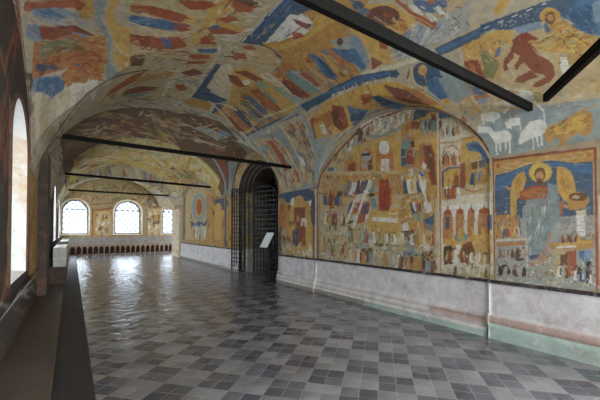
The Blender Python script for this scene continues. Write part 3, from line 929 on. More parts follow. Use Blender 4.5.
PAINT['C']='''
vault::49,1046,1313,207,1447,225,1577,292,1618,487,1235,682,1271,1286,1646,3216,58,1873,0,1301
pale::50,1370,415,1407,499,1503,271,1821,76,1830,27,1483
~white pale sand vault pale:60,80,18,6,100,25,0.02837,-0.007777,0.09373,0.05981:41,1382,283,1513,462,1525,271,1821,86,1802,26,1481
~umber dark grey:24,80,20,3,110,15,0.09899,-0.01533,0.07033,0.01139:91,1059,169,1078,102,1392,0,1429,0,1297
vault::107,1062,419,1120,470,1267,475,1494,0,1290
grey::81,1115,370,1219,441,1249,333,1263,206,1176
ochre::361,1144,413,1123,411,1209,370,1219
gold::388,1134,412,1123,411,1204,398,1205
rust::133,1075,312,1132,388,1151,369,1193,296,1158,123,1106
~brick rust plum umber:14,92,16,1.6,0,15,0.02234,-0.002448,0.008438,0.01878:134,1072,381,1140,376,1173,125,1099
sky::173,1113,296,1154,363,1217,277,1204,174,1136
blue::183,1120,256,1144,310,1198,227,1165
~blue sky deep:10,92,16,1.8,5,8,0.02018,-0.001209,0.009149,0.02035:183,1116,348,1208,294,1203,180,1135
brick::136,1159,293,1238,423,1280,417,1307,333,1317,196,1243
~brick rust plum red:16,92,16,2,6,10,0.02291,-0.001794,0.01091,0.02068:161,1167,409,1285,403,1311,185,1234
sky::121,1158,194,1180,207,1244,171,1244,107,1196
sky::341,1289,409,1285,413,1308,357,1319
ochre::422,1276,467,1269,478,1357,468,1496,420,1505,412,1348
orange::159,1239,245,1275,468,1319,460,1498,111,1363
olive::205,1256,333,1317,405,1359,398,1390,196,1323
~olive green grey teal:26,92,12,2,2,12,0.02196,-0.0004116,0.0123,0.02275:206,1252,396,1333,398,1390,196,1323
~orange rust gold brick flesh:34,92,12,2.4,0,15,0.01872,0.00126,-0.005025,0.02442:341,1331,458,1282,469,1423,359,1454
~orange rust flesh brick:34,92,12,2.8,0,20,0.02175,0.0005068,-0.001386,0.02324:146,1297,466,1382,460,1498,128,1372
deep::156,1325,267,1392,286,1423,189,1377,152,1344
blue::350,1464,413,1452,422,1475,360,1483
blue::354,1434,376,1431,376,1443,355,1445
~gold ochre yellow:20,92,2.8,2,0,20,0.01816,0.001947,-0.005405,0.02526:423,1285,468,1279,481,1472,443,1491
bluegrey::413,1123,455,1103,437,1194,485,1282,481,1388,539,1456,557,1540,479,1493,475,1400,471,1277,423,1228
~deep grey bluegrey sky:40,92,5.2,1,0,10,0.01647,0.002056,-0.006535,0.02417:416,1122,450,1115,437,1194,476,1265,476,1369,533,1463,482,1487
sand::455,1103,494,1083,478,1156,504,1212,561,1173,611,1493,539,1456,494,1373,491,1279,450,1188
gold::458,1102,489,1086,471,1150,496,1206,539,1195,562,1357,543,1428,504,1369,495,1278,458,1204
~sand gold ochre cream:26,92,8,4,60,50,0.0152,0.003192,-0.007168,0.02455:456,1121,497,1215,542,1214,553,1395,499,1350
sky::131,1363,285,1450,273,1494,135,1422,104,1384
blue::159,1387,314,1476,303,1522,238,1518,204,1471,136,1416
orange::285,1450,440,1436,404,1521,323,1525
~orange rust flesh gold:14,92,10,2.4,-5,15,0.02291,0.0002528,0.005911,0.02224:285,1450,447,1434,420,1509,323,1525
~sky blue bluegrey:12,92,7.2,4,100,20,0.02921,-0.001775,0.02,0.0188:146,1371,284,1467,249,1533,213,1514
sand::516,1072,800,881,859,1014,875,1458,581,1550
~sand pale grey cream ochre:40,92,18,3.2,5,8,0.01586,0.007168,-0.002101,0.03511:516,1072,796,884,830,1111,856,1452,578,1527
rust::519,1093,577,1064,677,1047,674,1059,601,1099,522,1115
orange::520,1106,630,1071,627,1082,523,1122
blue::525,1137,587,1116,667,1124,637,1153,566,1170,529,1169
~blue sky deep:14,92,16,1.8,10,6,0.01355,0.004358,-0.00773,0.02338:525,1142,582,1121,656,1128,619,1157,529,1169
rust::628,1112,682,1090,702,1093,683,1114,643,1127
blue::645,1070,660,1063,661,1089,650,1091
gold::701,1049,701,1056,696,1064,689,1072,680,1078,671,1080,664,1079,661,1075,661,1068,666,1060,673,1053,682,1047,691,1044,698,1045
rust::636,998,731,942,718,988,690,1012,657,1014
~brick rust orange umber:12,92,10,1.6,30,20,0.0117,0.006415,-0.008135,0.02075:639,1001,727,945,713,991,664,1019
gold::720,940,765,908,781,948,752,1036,756,1129,747,1210,717,1223,725,1088
~gold sand ochre cream:24,92,16,2.8,-45,12,0.01362,0.008794,-0.006154,0.02865:724,937,768,915,755,1047,745,1228,719,1206,733,1015
rust::537,1227,610,1206,584,1280,544,1272
brick::551,1231,609,1201,613,1255,586,1291,568,1260
blue::614,1209,644,1187,668,1252,629,1271
rust::650,1184,683,1165,725,1228,702,1244,671,1235
~rust brick orange pale:26,92,10,1.2,40,30,0.01479,0.004866,-0.007593,0.02593:543,1224,699,1153,721,1238,574,1296
~ochre sand umber rust grey gold:40,92,16,1.6,-12,10,0.01771,0.007836,0.002232,0.04679:549,1308,735,1266,766,1383,561,1398
umber::553,1339,602,1306,605,1410,561,1398
umber::762,909,800,881,822,930,792,946
deep::774,901,800,881,807,897,781,911
rust::750,1014,804,968,818,994,794,1014,757,1034
gold::760,1025,823,991,835,1035,787,1048
blue::753,1059,787,1048,800,1074,761,1084
rust::767,1081,829,1039,827,1066,778,1097
brick::756,1129,762,1105,804,1153,762,1190
blue::759,1229,808,1205,810,1233,770,1253
rust::745,1279,820,1243,824,1325,759,1357
umber::853,1234,909,1194,906,1186,850,1225
brick::858,1175,890,1225,894,1215,862,1166
brick::772,1422,786,1403,800,1427,826,1419,830,1462,775,1464
~grey pale sand white:40,92,12,2,0,12,0.01338,0.01066,-0.009566,0.02922:766,1041,846,998,847,1194,882,1403,809,1207
~ochre sand gold rust:26,92,14,1.2,0,6,0.01595,0.01249,-0.01081,0.04318:754,1311,841,1217,869,1440,772,1380
sand::546,1449,714,1384,811,1355,844,1838,617,1830,437,1858,481,1678
~sand grey pale ochre umber sand:90,60,12,1.6,-14,10,0.0201,0.01365,-0.007595,0.0686:499,1503,641,1454,803,1382,836,1845,532,1873
rust::634,1454,601,1580,525,1690,493,1716,511,1628,576,1515
ochre::602,1534,732,1461,741,1503,606,1618
brick::581,1672,625,1641,717,1655,684,1707,566,1760
teal::564,1745,687,1721,715,1689,662,1779,604,1794
blue::765,1547,830,1564,828,1549,763,1532
deep::774,1780,826,1756,823,1740,771,1762
rust::768,1424,832,1426,827,1465,771,1466
rust::770,1614,830,1630,832,1672,782,1648
pale::735,1562,746,1798,760,1813,747,1573
~sand pale white grey:40,92,18,2,-8,10,0.01738,0.01449,-0.01371,0.0532:719,1403,835,1358,863,1689,831,1781
~umber olive grey ochre plum umber sand brick:150,60,14,1.8,-6,14,0.02468,0.01196,0.007981,0.09624:485,1737,861,1788,974,2539,467,2521,438,1894
gold::854,1761,949,1718,996,1828,913,1836
umber::265,1960,471,1940,881,1991,1179,1807,1646,2279,1387,3683,409,3909,239,4973
yellow::369,2931,555,2746,773,2699,1088,2638,1374,2575,1605,2505,1362,3885,412,4070,239,4973
~umber sand olive ochre plum brick sand gold:200,60,15,1.8,8,14,0.02982,0.01583,0.01099,0.1465:408,1896,867,2069,1269,2164,1100,2859,432,2665
umber::963,2493,1165,2290,1357,2092,1471,2211,1061,2713
brick::1183,2336,1355,2246,1443,2498,1306,2464
grey::905,2163,1035,2173,1247,2125,1072,2356
~yellow gold cream yellow pale rust cream bluegrey cream green:460,80,7.801,1.5,20,30,0.03305,0.03467,-0.06047,0.2308:538,2771,1107,2704,1405,2762,1594,2632,1269,3639,406,3691,267,3767
~sand cream brick umber pale:50,92,12,1.8,-12,10,0.0476,0.01113,0.05471,0.2066:395,3017,690,3428,960,4067,409,3909
~dark umber plum:40,92,9.001,1.5,-10,10,0.04416,-0.001957,0.1732,0.2025:265,1960,505,2531,397,3162,209,3085
ochre::1321,2983,1366,3116,1395,3300,1349,3420,1307,3574,1267,3711,1224,3756,1189,3698,1171,3564,1172,3396,1190,3232,1220,3096,1256,3003,1291,2963
olive::1305,3075,1320,3141,1332,3265,1309,3363,1288,3489,1261,3584,1233,3620,1210,3591,1199,3508,1201,3394,1214,3275,1236,3171,1261,3097,1285,3063
~gold umber rust cream:30,92,7.201,1.2,30,20,0.02486,0.06242,-0.1108,0.1463:1131,3409,1254,2875,1526,3330,1270,3910
cream::1152,2702,1337,2661,1331,2628,1148,2665
cream::1329,2662,1545,2622,1542,2592,1327,2628
cream::339,5056,745,5704,730,5509,335,4845
cream::734,5709,1156,4838,1064,4309,723,5511
cream::1148,4863,1342,4109,1342,4090,1059,4316
~gold sand rust umber yellow cream:120,80,7.801,1.5,10,40,0.05072,0.06112,-0.1849,0.5982:294,5017,711,5239,1325,4072,1442,3910,996,6112
sand::778,898,871,814,861,1100,853,1190,842,1489,801,1519
~pale grey sand white:46,92,12,2,5,14,0.01301,0.01089,-0.01024,0.02778:778,898,862,822,857,1089,830,1208,799,995
~rust umber ochre brick:16,92,14,1.4,8,10,0.01177,0.009258,-0.008297,0.0217:780,902,835,865,827,927,799,947
ochre::875,800,1024,637,1246,829,966,1350,877,1086
deep::869,816,887,799,880,1067,942,1064,925,1084,861,1100
blue::877,809,893,793,892,1040,885,1070
white::866,823,863,1090,866,1092,868,824
white::879,816,877,1040,879,1041,880,816
deep::887,809,977,761,934,799,907,855,916,906,884,964,907,1025,926,1019,914,1071,880,1075
~blue deep sky:24,92,10,1.4,-45,12,0.01157,0.01126,-0.01156,0.02197:887,831,903,804,912,1020,887,1060
white::912,839,958,824,984,841,959,996,917,1015,930,943
~deep blue white pale:14,92,12,1.2,-35,8,0.01098,0.01158,-0.0122,0.0198:903,837,953,817,953,945,912,1020
deep::920,871,948,853,993,842,1007,850,981,870
rust::962,876,980,820,974,815,955,870
brick::956,913,974,892,1006,906,990,942
~rust orange pale white deep:20,92,6.8,2.4,30,30,0.0107,0.01231,-0.01335,0.0191:925,872,983,829,1011,913,967,956
gold::984,769,1008,762,1024,841,1027,936,995,1029,942,1064,917,1045,983,981,1000,886
~gold ochre yellow orange:40,92,10,2.8,-40,30,0.01103,0.01335,-0.015,0.0209:980,774,1046,759,1048,953,1045,1082,942,1064,997,904
deep::998,763,1055,746,1081,751,1051,764
sand::864,1106,932,1076,1016,1070,1020,1181,993,1288,885,1233
~pale white ochre sand rust flesh:30,92,14,1.8,15,12,0.01298,0.01385,-0.01561,0.02963:866,1111,935,1081,1008,1081,1015,1188,901,1235
deep::924,1083,976,1084,973,1069,921,1069
deep::972,1084,1018,1070,1014,1056,969,1070
deep::1009,1064,1029,1102,1035,1094,1016,1057
deep::1026,1089,1020,1173,1030,1180,1035,1094
teal::1054,1126,1084,1055,1195,1030,1200,1089,1136,1155
grey::1060,775,1110,752,1165,802,1100,838
umber::1089,806,1096,819,1094,831,1085,836,1074,829,1067,816,1069,803,1078,799
blue::1051,886,1079,872,1106,892,1087,908
blue::1098,835,1153,792,1207,839,1142,861
deep::1131,809,1166,785,1209,801,1163,840
orange::1081,869,1192,835,1191,855,1090,902
gold::1094,895,1180,876,1185,924,1096,943
blue::1053,953,1114,929,1188,927,1179,976,1106,979
rust::1048,978,1069,969,1092,986,1068,999
~blue sky deep teal:26,92,12,1.6,42,8,0.01004,0.01556,-0.01841,0.01816:1051,957,1177,939,1168,977,1075,977
~gold orange ochre sand teal:40,92,12,1.8,40,10,0.009737,0.01437,-0.01634,0.01645:1052,855,1189,823,1198,915,1065,927
rust::1094,1069,1129,1034,1195,1030,1183,1056
ochre::907,1210,1104,929,1201,833,1213,884,1210,1171,1222,1428,1221,1885
~ochre gold sand orange:20,92,12,1.8,32,8,0.01052,0.01619,-0.0197,0.02036:987,1168,1116,943,1204,942,1200,1089,1078,1196
teal::1055,1135,1074,1083,1188,1055,1193,1081,1145,1137
rust::1091,1064,1107,1045,1164,1029,1168,1053
brick::1070,1199,1090,1151,1197,1120,1189,1193
umber::1070,1209,1082,1177,1185,1188,1149,1204
brick::1099,1168,1103,1178,1104,1191,1102,1204,1096,1215,1089,1221,1081,1220,1074,1213,1070,1202,1070,1189,1072,1177,1078,1167,1085,1162,1093,1162
blue::1080,970,1099,946,1184,935,1183,968
~teal sky deep grey gold:30,92,12,1.6,35,8,0.01041,0.0173,-0.02165,0.02047:1048,1116,1157,941,1186,960,1187,1145
sand::941,1291,1008,1244,1173,1204,1167,1245,1059,1303
cream::945,1304,1019,1245,1015,1237,942,1295
cream::1016,1246,1101,1233,1099,1224,1014,1237
cream::1099,1234,1176,1192,1173,1184,1096,1225
brick::941,1291,983,1268,1001,1287,966,1350
white::1004,1318,1007,1329,1007,1341,1004,1352,999,1361,992,1364,985,1362,980,1355,977,1344,977,1332,981,1321,986,1313,993,1310,999,1312
green::1006,1316,1048,1248,1078,1320,1039,1363
white::1101,1276,1108,1299,1106,1320,1094,1327,1081,1315,1073,1291,1076,1271,1088,1265
grey::1096,1313,1198,1172,1213,1206,1150,1326
~grey green teal sand:20,92,12,1.8,20,10,0.01213,0.01857,-0.02481,0.0288:1006,1316,1099,1229,1202,1177,1155,1315
ochre::986,1396,1143,1297,1213,1221,1208,1429,1211,1866
rust::993,1412,1034,1373,1179,1350,1182,1392,1087,1479
orange::1057,1443,1093,1405,1183,1374,1167,1429
teal::1048,1538,1119,1474,1208,1429,1203,1482,1085,1618
brick::1121,1692,1148,1667,1208,1673,1202,1739
blue::1103,1655,1164,1623,1219,1618,1193,1673
~rust orange teal deep gold grey olive brick:70,92,12,1.6,36,8,0.0132,0.02198,-0.03279,0.03647:993,1412,1052,1368,1202,1309,1212,1454,1222,1828
gold::1167,1332,1212,1237,1219,1330,1196,1392
deep::1245,1958,1237,1719,1211,1701,1201,1907
deep::1236,1743,1238,1429,1216,1419,1210,1727
deep::1237,1450,1248,1262,1227,1252,1215,1436
bluegrey::1239,1264,1230,1143,1204,1139,1211,1259
bluegrey::1231,1165,1237,1004,1212,997,1204,1155
bluegrey::1236,1020,1241,852,1219,848,1212,1013
deep::1246,1135,1242,1010,1221,1006,1223,1130
deep::1242,1025,1243,865,1223,862,1221,1020
grey::1236,1280,1220,1075,1210,1073,1225,1278
grey::1221,1083,1221,844,1213,843,1210,1080
~white pale:20,92,6,1,70,10,0.008743,0.01722,-0.02047,0.01415:1220,1030,1243,867,1260,880,1250,1045
~white pale deep:16,92,8,1,70,10,0.01225,0.02508,-0.04012,0.03328:1217,1766,1240,1452,1283,1484,1260,1753
deep::1232,1029,1234,877,1212,873,1208,1022
deep::1233,893,1248,782,1228,776,1211,884
deep::1243,797,1285,723,1268,711,1225,782
blue::1225,1010,1227,880,1218,878,1216,1007
blue::1227,886,1240,782,1231,780,1218,883
blue::1238,789,1272,727,1265,722,1231,782
~white pale:34,92,6.8,1,70,8,0.008438,0.01675,-0.01945,0.01293:1228,1012,1233,890,1259,782,1269,788,1246,890,1246,1016
gold::1250,1045,1253,896,1281,760,1313,702,1381,654,1438,614,1484,813,1453,935,1501,1070,1288,1078
~gold ochre orange rust umber olive:60,92,10,2.8,20,40,0.00748,0.01691,-0.01894,0.009973:1253,1035,1256,888,1287,755,1364,678,1426,640,1485,842,1453,957
brick::1288,1078,1302,1013,1480,1075,1446,1101,1324,1093
blue::1280,966,1348,961,1365,927,1453,957,1543,1043,1452,1051
blue::1291,846,1308,813,1425,750,1456,873,1381,882
~blue sky deep:20,92,10,1.8,20,20,0.03145,0.05926,-0.01598,0.02308:1289,968,1373,920,1408,770,1435,875,1507,1034
umber::1288,782,1351,704,1423,639,1446,699,1320,773
rust::1291,784,1309,750,1407,663,1375,714
orange::1302,738,1334,696,1387,656,1435,613,1412,650
cream::1291,758,1336,697,1334,695,1289,756
cream::1335,698,1434,613,1432,611,1333,696
grey::1400,945,1402,892,1471,878,1492,982
brick::1556,1071,1485,943,1473,942,1535,1069
brick::1485,946,1493,843,1478,840,1473,943
brick::1492,845,1500,753,1481,749,1478,841
brick::1500,755,1465,650,1440,643,1481,751
brick::1466,652,1464,593,1462,592,1441,644
sand::1061,749,1172,427,1264,456,1252,632,1223,842,1153,841
gold::1042,728,1038,658,1083,596,1154,572,1170,639,1158,684,1241,718,1189,758,1071,759
~gold ochre orange cream:30,92,14,2.8,40,14,0.008184,0.01286,-0.01341,0.01065:1047,733,1094,590,1155,580,1168,707,1232,720,1118,751
plum::1120,604,1128,615,1130,633,1124,654,1112,673,1096,686,1079,690,1066,684,1058,670,1058,651,1064,632,1076,615,1091,604,1107,599
~brick plum umber rust:16,92,10,2.4,30,20,0.007995,0.01172,-0.01185,0.009697:1054,657,1109,609,1130,632,1090,683
deep::1002,684,1027,662,1043,667,1031,699
blue::1026,694,1050,662,1067,670,1058,694
sky::1173,679,1166,574,1224,518,1234,560,1247,628,1232,688
~sky white teal cream pale grey:60,92,14,1,-60,12,0.006976,0.01317,-0.01302,0.007396:1178,675,1163,578,1224,530,1239,563,1238,676
cream::1161,579,1194,622,1197,619,1164,576
cream::1192,619,1211,670,1215,668,1197,617
cream::1210,666,1206,705,1211,706,1215,667
cream::1196,554,1216,592,1219,591,1199,552
cream::1215,590,1231,644,1235,643,1219,590
cream::1231,641,1224,701,1228,701,1235,642
rust::1139,697,1161,678,1187,701,1170,718
blue::1102,550,1150,479,1166,482,1159,531,1126,554
orange::1122,520,1133,504,1144,507,1137,521
white::1109,568,1114,552,1151,545,1152,558,1129,569
white::1151,545,1153,531,1184,521,1181,538
white::1150,516,1151,500,1181,496,1175,510
rust::1077,589,1129,577,1127,568,1075,580
rust::1126,578,1200,536,1196,529,1122,570
rust::1183,537,1240,515,1237,509,1181,531
rust::1229,512,1245,523,1249,518,1233,506
rust::1180,511,1221,494,1218,488,1177,505
rust::1205,489,1234,484,1233,478,1204,483
rust::1227,483,1243,492,1246,487,1230,478
rust::1151,574,1204,545,1200,539,1148,568
grey::1184,521,1181,431,1250,461,1247,535,1239,589
~white sand grey pale sky:30,92,12,1.6,-50,20,0.006604,0.01254,-0.01194,0.00629:1189,524,1187,439,1247,466,1244,540,1236,594
pale::1223,843,1267,627,1256,625,1210,837
cream::1226,844,1255,631,1250,630,1221,842
cream::1255,633,1257,570,1253,570,1250,633
brick::1178,763,1218,740,1221,792
sky::1081,769,1110,752,1194,780,1217,837,1130,818
blue::1119,807,1132,792,1205,808,1202,824,1159,846
deep::1252,570,1254,442,1259,384,1282,392,1282,463,1279,563
blue::1258,566,1262,445,1269,447,1271,559
~white pale sky:60,92,1.8,0.4,60,14,0.00572,0.01184,-0.0104,0.004196:1259,444,1263,386,1272,389,1269,447
sand::1337,584,1352,595,1361,614,1361,637,1352,660,1336,677,1315,685,1296,681,1280,667,1273,646,1275,624,1284,603,1300,589,1319,582
deep::1331,590,1344,600,1352,616,1353,634,1346,652,1332,666,1315,671,1298,668,1284,656,1277,639,1278,621,1286,604,1299,593,1315,588
gold::1297,621,1302,626,1306,633,1306,640,1303,647,1297,652,1290,654,1282,652,1277,647,1273,640,1273,632,1276,626,1282,621,1289,620
deep::1250,435,1268,298,1293,204,1300,193,1333,211,1308,284,1313,325,1290,429,1286,448
~white sky pale bluegrey:130,92,1.8,0.4,60,16,0.005237,0.01118,-0.009282,0.003153:1268,407,1275,307,1296,300,1291,385
white::1262,440,1273,294,1272,294,1261,440
bluegrey::1273,444,1279,400,1276,399,1270,444
sand::1276,445,1275,414,1297,373,1311,300,1318,271,1362,215,1548,220,1451,496
gold::1204,361,1218,340,1252,387,1234,399
sky::1293,372,1305,315,1325,311,1315,360
blue::1306,283,1311,266,1291,237,1308,194,1412,208,1395,223,1373,244,1340,256
deep::1315,270,1311,234,1322,222,1373,230,1362,250
~blue deep:20,92,16,2.8,40,14,0.004278,0.01078,-0.008009,0.001675:1309,276,1306,226,1391,222,1362,250
sky::1318,221,1316,195,1369,203,1359,221
ochre::1323,307,1326,272,1367,250,1407,207,1418,225,1438,268,1430,298,1383,332,1357,352,1350,313
~olive ochre gold green yellow sand:50,92,12,2.8,-30,25,0.004413,0.01176,-0.009129,0.002054:1359,348,1343,307,1332,270,1403,217,1431,271,1393,321
gold::1314,277,1321,281,1325,287,1324,295,1320,303,1313,309,1303,312,1294,312,1287,308,1284,302,1284,294,1289,287,1296,281,1305,277
ochre::1312,280,1318,283,1321,288,1321,295,1317,301,1311,306,1303,309,1296,309,1290,306,1287,301,1288,294,1291,288,1297,283,1305,280
umber::1314,287,1319,289,1323,292,1324,297,1321,301,1317,304,1310,305,1304,305,1298,302,1295,299,1294,294,1296,290,1301,287,1307,286
flesh::1313,289,1320,293,1320,297,1315,301,1307,301,1300,297,1299,293,1305,289
blue::1316,310,1314,303,1335,301,1341,305,1335,311
brick::1315,360,1318,345,1337,339,1346,326,1347,346,1385,332,1425,310,1460,315,1492,331,1428,395,1392,418,1368,413,1364,396,1347,384,1321,380
~brick rust red:6,92,6,1.6,40,20,0.0046,0.01264,-0.01029,0.002492:1327,368,1333,347,1423,313,1450,326,1419,389
brick::1383,405,1373,415,1392,418,1394,406
flesh::1334,354,1346,326,1354,330,1345,350
pale::1398,311,1402,313,1405,317,1405,321,1403,326,1399,330,1393,333,1388,333,1383,331,1380,327,1380,322,1382,317,1387,313,1392,311
white::1408,295,1414,282,1447,282,1464,293,1445,298
grey::1422,293,1427,284,1426,283,1421,293
grey::1432,294,1437,285,1436,284,1431,294
gold::1280,496,1280,416,1297,373,1346,387,1389,417,1413,432,1392,517
~gold ochre sand flesh orange olive:40,92,6,2.8,40,40,0.005394,0.01282,-0.01124,0.003834:1282,491,1283,416,1302,375,1349,392,1382,420,1340,501
blue::1348,432,1329,421,1320,399,1333,396,1349,417
olive::1301,454,1355,428,1375,423,1405,452,1397,472
brick::1319,505,1335,471,1399,467,1406,497,1347,515
blue::1392,517,1412,498,1431,480,1452,514,1425,532
flesh::1298,414,1302,417,1302,423,1297,427,1291,427,1287,424,1288,418,1292,414
flesh::1302,395,1306,399,1305,404,1301,408,1295,409,1291,405,1292,400,1296,396
flesh::1302,435,1306,439,1305,445,1301,449,1294,449,1291,446,1291,440,1296,435
flesh::1301,461,1305,465,1304,471,1299,476,1293,476,1289,472,1290,466,1294,462
sand::1377,512,1482,229,1553,227,1526,339,1487,539
~sand ochre gold grey cream pale:40,92,10,3.2,-10,30,0.004026,0.01374,-0.01107,0.001874:1390,481,1487,229,1546,233,1496,448
bluegrey::1646,614,1502,471,1520,339,1538,226,1646,230,1645,471,1646,493,1646,517,1646,567
~bluegrey sky teal grey:40,92,12,3.2,-10,20,0.002984,0.01441,-0.01099,0.0006776:1500,541,1551,234,1646,237,1629,482
orange::1417,477,1429,446,1454,462,1442,494
brick::1425,395,1446,317,1461,319,1462,359,1438,392
~rust brick white:14,92,3.2,1,80,10,0.003292,0.01326,-0.009793,0.0009976:1519,326,1538,255,1551,256,1533,327
~rust brick:10,92,3.2,1,80,10,0.00386,0.01494,-0.01251,0.001732:1511,439,1524,400,1536,401,1527,441
white::1421,434,1420,421,1445,418,1471,365,1508,360,1499,422,1488,436,1451,435
white::1489,422,1510,442,1515,438,1494,418
white::1497,504,1497,470,1507,452,1523,452,1529,474,1518,502
white::1515,497,1532,501,1534,497,1516,494
white::1523,470,1537,473,1538,469,1525,466
white::1543,440,1533,426,1537,401,1560,401,1557,423,1562,437
white::1551,430,1566,428,1566,425,1551,427
white::1555,405,1576,405,1576,401,1556,401
white::1533,516,1542,482,1562,472,1565,440,1578,428,1602,429,1602,469,1576,482,1561,489,1554,518
white::1594,472,1637,470,1638,465,1595,467
white::1597,461,1629,462,1630,457,1598,456
white::1593,436,1641,436,1641,431,1594,431
white::1597,444,1629,447,1630,442,1599,440
white::1607,411,1584,403,1557,379,1556,355,1571,343,1594,342,1603,354,1608,382,1618,402,1620,409
white::1578,343,1535,344,1534,347,1577,347
white::1535,343,1512,355,1515,358,1538,347
white::1602,377,1644,376,1645,372,1603,372
white::1601,367,1635,366,1635,361,1602,363
white::1598,356,1634,356,1635,351,1599,351
ochre::1598,349,1581,339,1580,322,1565,288,1559,264,1568,251,1594,247,1624,253,1631,267,1618,274,1629,298,1645,303,1646,332,1642,341,1639,315,1618,319,1631,336,1625,347
gold::1586,330,1573,288,1568,261,1591,254,1610,266,1611,302,1611,323
~ochre umber gold orange olive:24,92,10,2.4,-25,15,0.002849,0.01344,-0.00963,0.0005935:1584,339,1569,284,1576,253,1612,258,1621,306,1619,336
ochre::1564,280,1555,240,1551,241,1560,281
bluegrey::1328,597,1381,519,1485,545,1450,590,1419,638,1375,659
~grey bluegrey sky sand:24,92,8,2.8,60,30,0.005439,0.01521,-0.01442,0.004447:1336,594,1384,527,1477,550,1441,594
sand::1383,564,1383,514,1438,505,1486,564,1454,598
~sand ochre pale gold:20,92,8,2.8,50,30,0.0053,0.01536,-0.01449,0.004194:1377,562,1389,516,1436,510,1477,569
blue::1333,635,1358,609,1418,581,1415,608,1361,639
~blue deep sky:8,92,10,2.4,42,10,0.006107,0.01548,-0.01545,0.005951:1333,635,1358,609,1416,587,1407,612
deep::1306,648,1335,580,1357,595,1348,634
gold::1315,619,1322,624,1327,631,1328,639,1325,646,1318,651,1310,653,1301,651,1294,645,1290,638,1290,630,1293,623,1299,619,1307,617
orange::1384,527,1390,513,1437,499,1433,475,1447,472,1451,507
blue::1397,512,1436,475,1439,493,1424,507
gold::1413,614,1414,583,1437,586,1439,601
~sand ochre grey cream pale:40,92,9.2,2.8,20,30,0.004597,0.01517,-0.01354,0.002881:1428,533,1436,427,1467,392,1500,417,1482,532
sky::1446,501,1450,473,1466,481,1462,504
bluegrey::1236,1803,1274,1498,1279,1263,1351,1237,1646,1323,1646,1755
sand::1246,1768,1302,1551,1621,1454,1643,1626,1646,1755
~rust sand grey ochre bluegrey flesh orange:60,92,11.25,2.625,62,8,0.009998,0.02971,-0.05104,0.02284:1266,1749,1311,1541,1563,1463,1635,1528,1646,1733
bluegrey::1307,1756,1310,1690,1354,1672,1363,1749
rust::1295,1648,1308,1599,1499,1571,1516,1618
rust::1508,1517,1574,1465,1594,1487,1584,1560
sand::1255,1438,1275,1274,1555,1367,1618,1386,1599,1452,1295,1466
~ochre rust sand olive flesh deep:50,92,9.376,2.25,60,10,0.009065,0.02644,-0.0409,0.018:1266,1442,1283,1283,1532,1377,1590,1433
sky::1408,1441,1464,1389,1541,1388,1512,1429
white::1441,1445,1471,1410,1515,1413,1504,1443
brick::1509,1385,1533,1369,1558,1384,1539,1404
cream::1252,1449,1579,1452,1577,1442,1252,1439
cream::1285,1274,1633,1375,1633,1365,1287,1266
cream::1245,1773,1646,1736,1646,1727,1245,1762
cream::1297,1571,1599,1472,1597,1464,1296,1562
brick::1646,1757,1646,1321,1646,1322,1646,1758
teal::1430,1298,1429,1189,1646,1293,1633,1354
~teal green grey olive bluegrey:30,92,9.376,3.375,100,30,0.1485,0.09381,-0.02328,0.01475:1382,1275,1416,1182,1646,1308,1621,1362
gold::1278,1203,1305,1067,1394,1155,1359,1244
rust::1290,1229,1284,1126,1349,1139,1383,1232,1386,1263
~gold rust orange umber ochre:30,92,5.625,2.625,60,40,0.009109,0.02174,-0.02963,0.01716:1278,1203,1290,1055,1403,1160,1395,1269
white::1336,1183,1336,1149,1385,1170,1383,1196
umber::1247,2179,1479,2400,1613,2625,1490,2676
brick::1322,2383,1343,2294,1410,2406,1486,2518
bluegrey::997,1857,1192,1954,1187,1911,995,1818
bluegrey::1184,1953,1427,2076,1402,2020,1178,1910
cream::949,1908,1087,1869,1083,1852,946,1889
cream::1082,1869,1349,1967,1278,1859,1080,1852
cream::1336,1958,1646,1862,1646,1850,1275,1859
bluegrey::1337,2285,1451,2194,1582,2459,1597,2540
bluegrey::1601,2547,1465,2469,1460,2505,1598,2589
bluegrey::1470,2471,1306,2419,1306,2458,1472,2511
bluegrey::1312,2421,1211,2390,1213,2430,1316,2461
~gold sand umber ochre:30,92,7.5,1.5,110,15,0.0943,0,-0.08085,-0.0003183:1430,2355,1444,2231,1525,2081,1646,2237,1608,2416
sand::760,1308,833,1260,851,1410,862,1754,795,1874,763,1566
~pale white sand grey ochre:40,92,8,1.4,10,15,0.01813,0.01507,-0.01421,0.05831:744,1479,827,1284,851,1410,855,1728,806,1833
brick::753,1453,789,1412,803,1436,774,1476
rust::769,1589,816,1613,822,1651,777,1624
cream::857,1404,889,1287,999,1192,1134,1183,1208,1232,1177,1551,1212,1757,1102,1822,979,1779
gold::906,1354,958,1270,1053,1239,1132,1213,1204,1243,1169,1494,1207,1774,1077,1793,1012,1841,1006,1564
deep::846,1370,868,1328,873,1413,897,1460,913,1576,994,1584,1011,1614,952,1696,863,1689
~deep blue grey:14,92,10,1.8,-50,10,0.01695,0.01644,-0.01878,0.05286:846,1370,870,1370,906,1556,974,1614,878,1675
green::885,1667,913,1605,987,1594,1008,1609,952,1696
deep::976,1677,1007,1633,1019,1767,1005,1853
cream::831,1903,865,1681,856,1665,822,1882
cream::864,1687,861,1317,853,1312,856,1678
cream::1001,1654,1067,1629,1062,1611,997,1635
cream::888,1445,912,1348,980,1405,985,1536,933,1552
~cream gold sand white:16,92,8,1.2,20,12,0.01568,0.01633,-0.01945,0.04545:888,1445,912,1348,980,1405,985,1536,933,1552
brick::921,1326,949,1270,995,1274,985,1311
brick::919,1387,936,1365,989,1404,959,1422
white::1002,1327,1006,1348,1001,1367,990,1373,979,1360,975,1339,980,1321,991,1316
green::999,1302,1027,1282,1076,1297,1055,1335
umber::1008,1402,1026,1358,1077,1376,1054,1480,1029,1495
~rust orange brick ochre gold:30,92,8.8,1.8,34,8,0.01335,0.01965,-0.0274,0.03563:994,1437,1041,1388,1184,1356,1162,1441,1044,1529
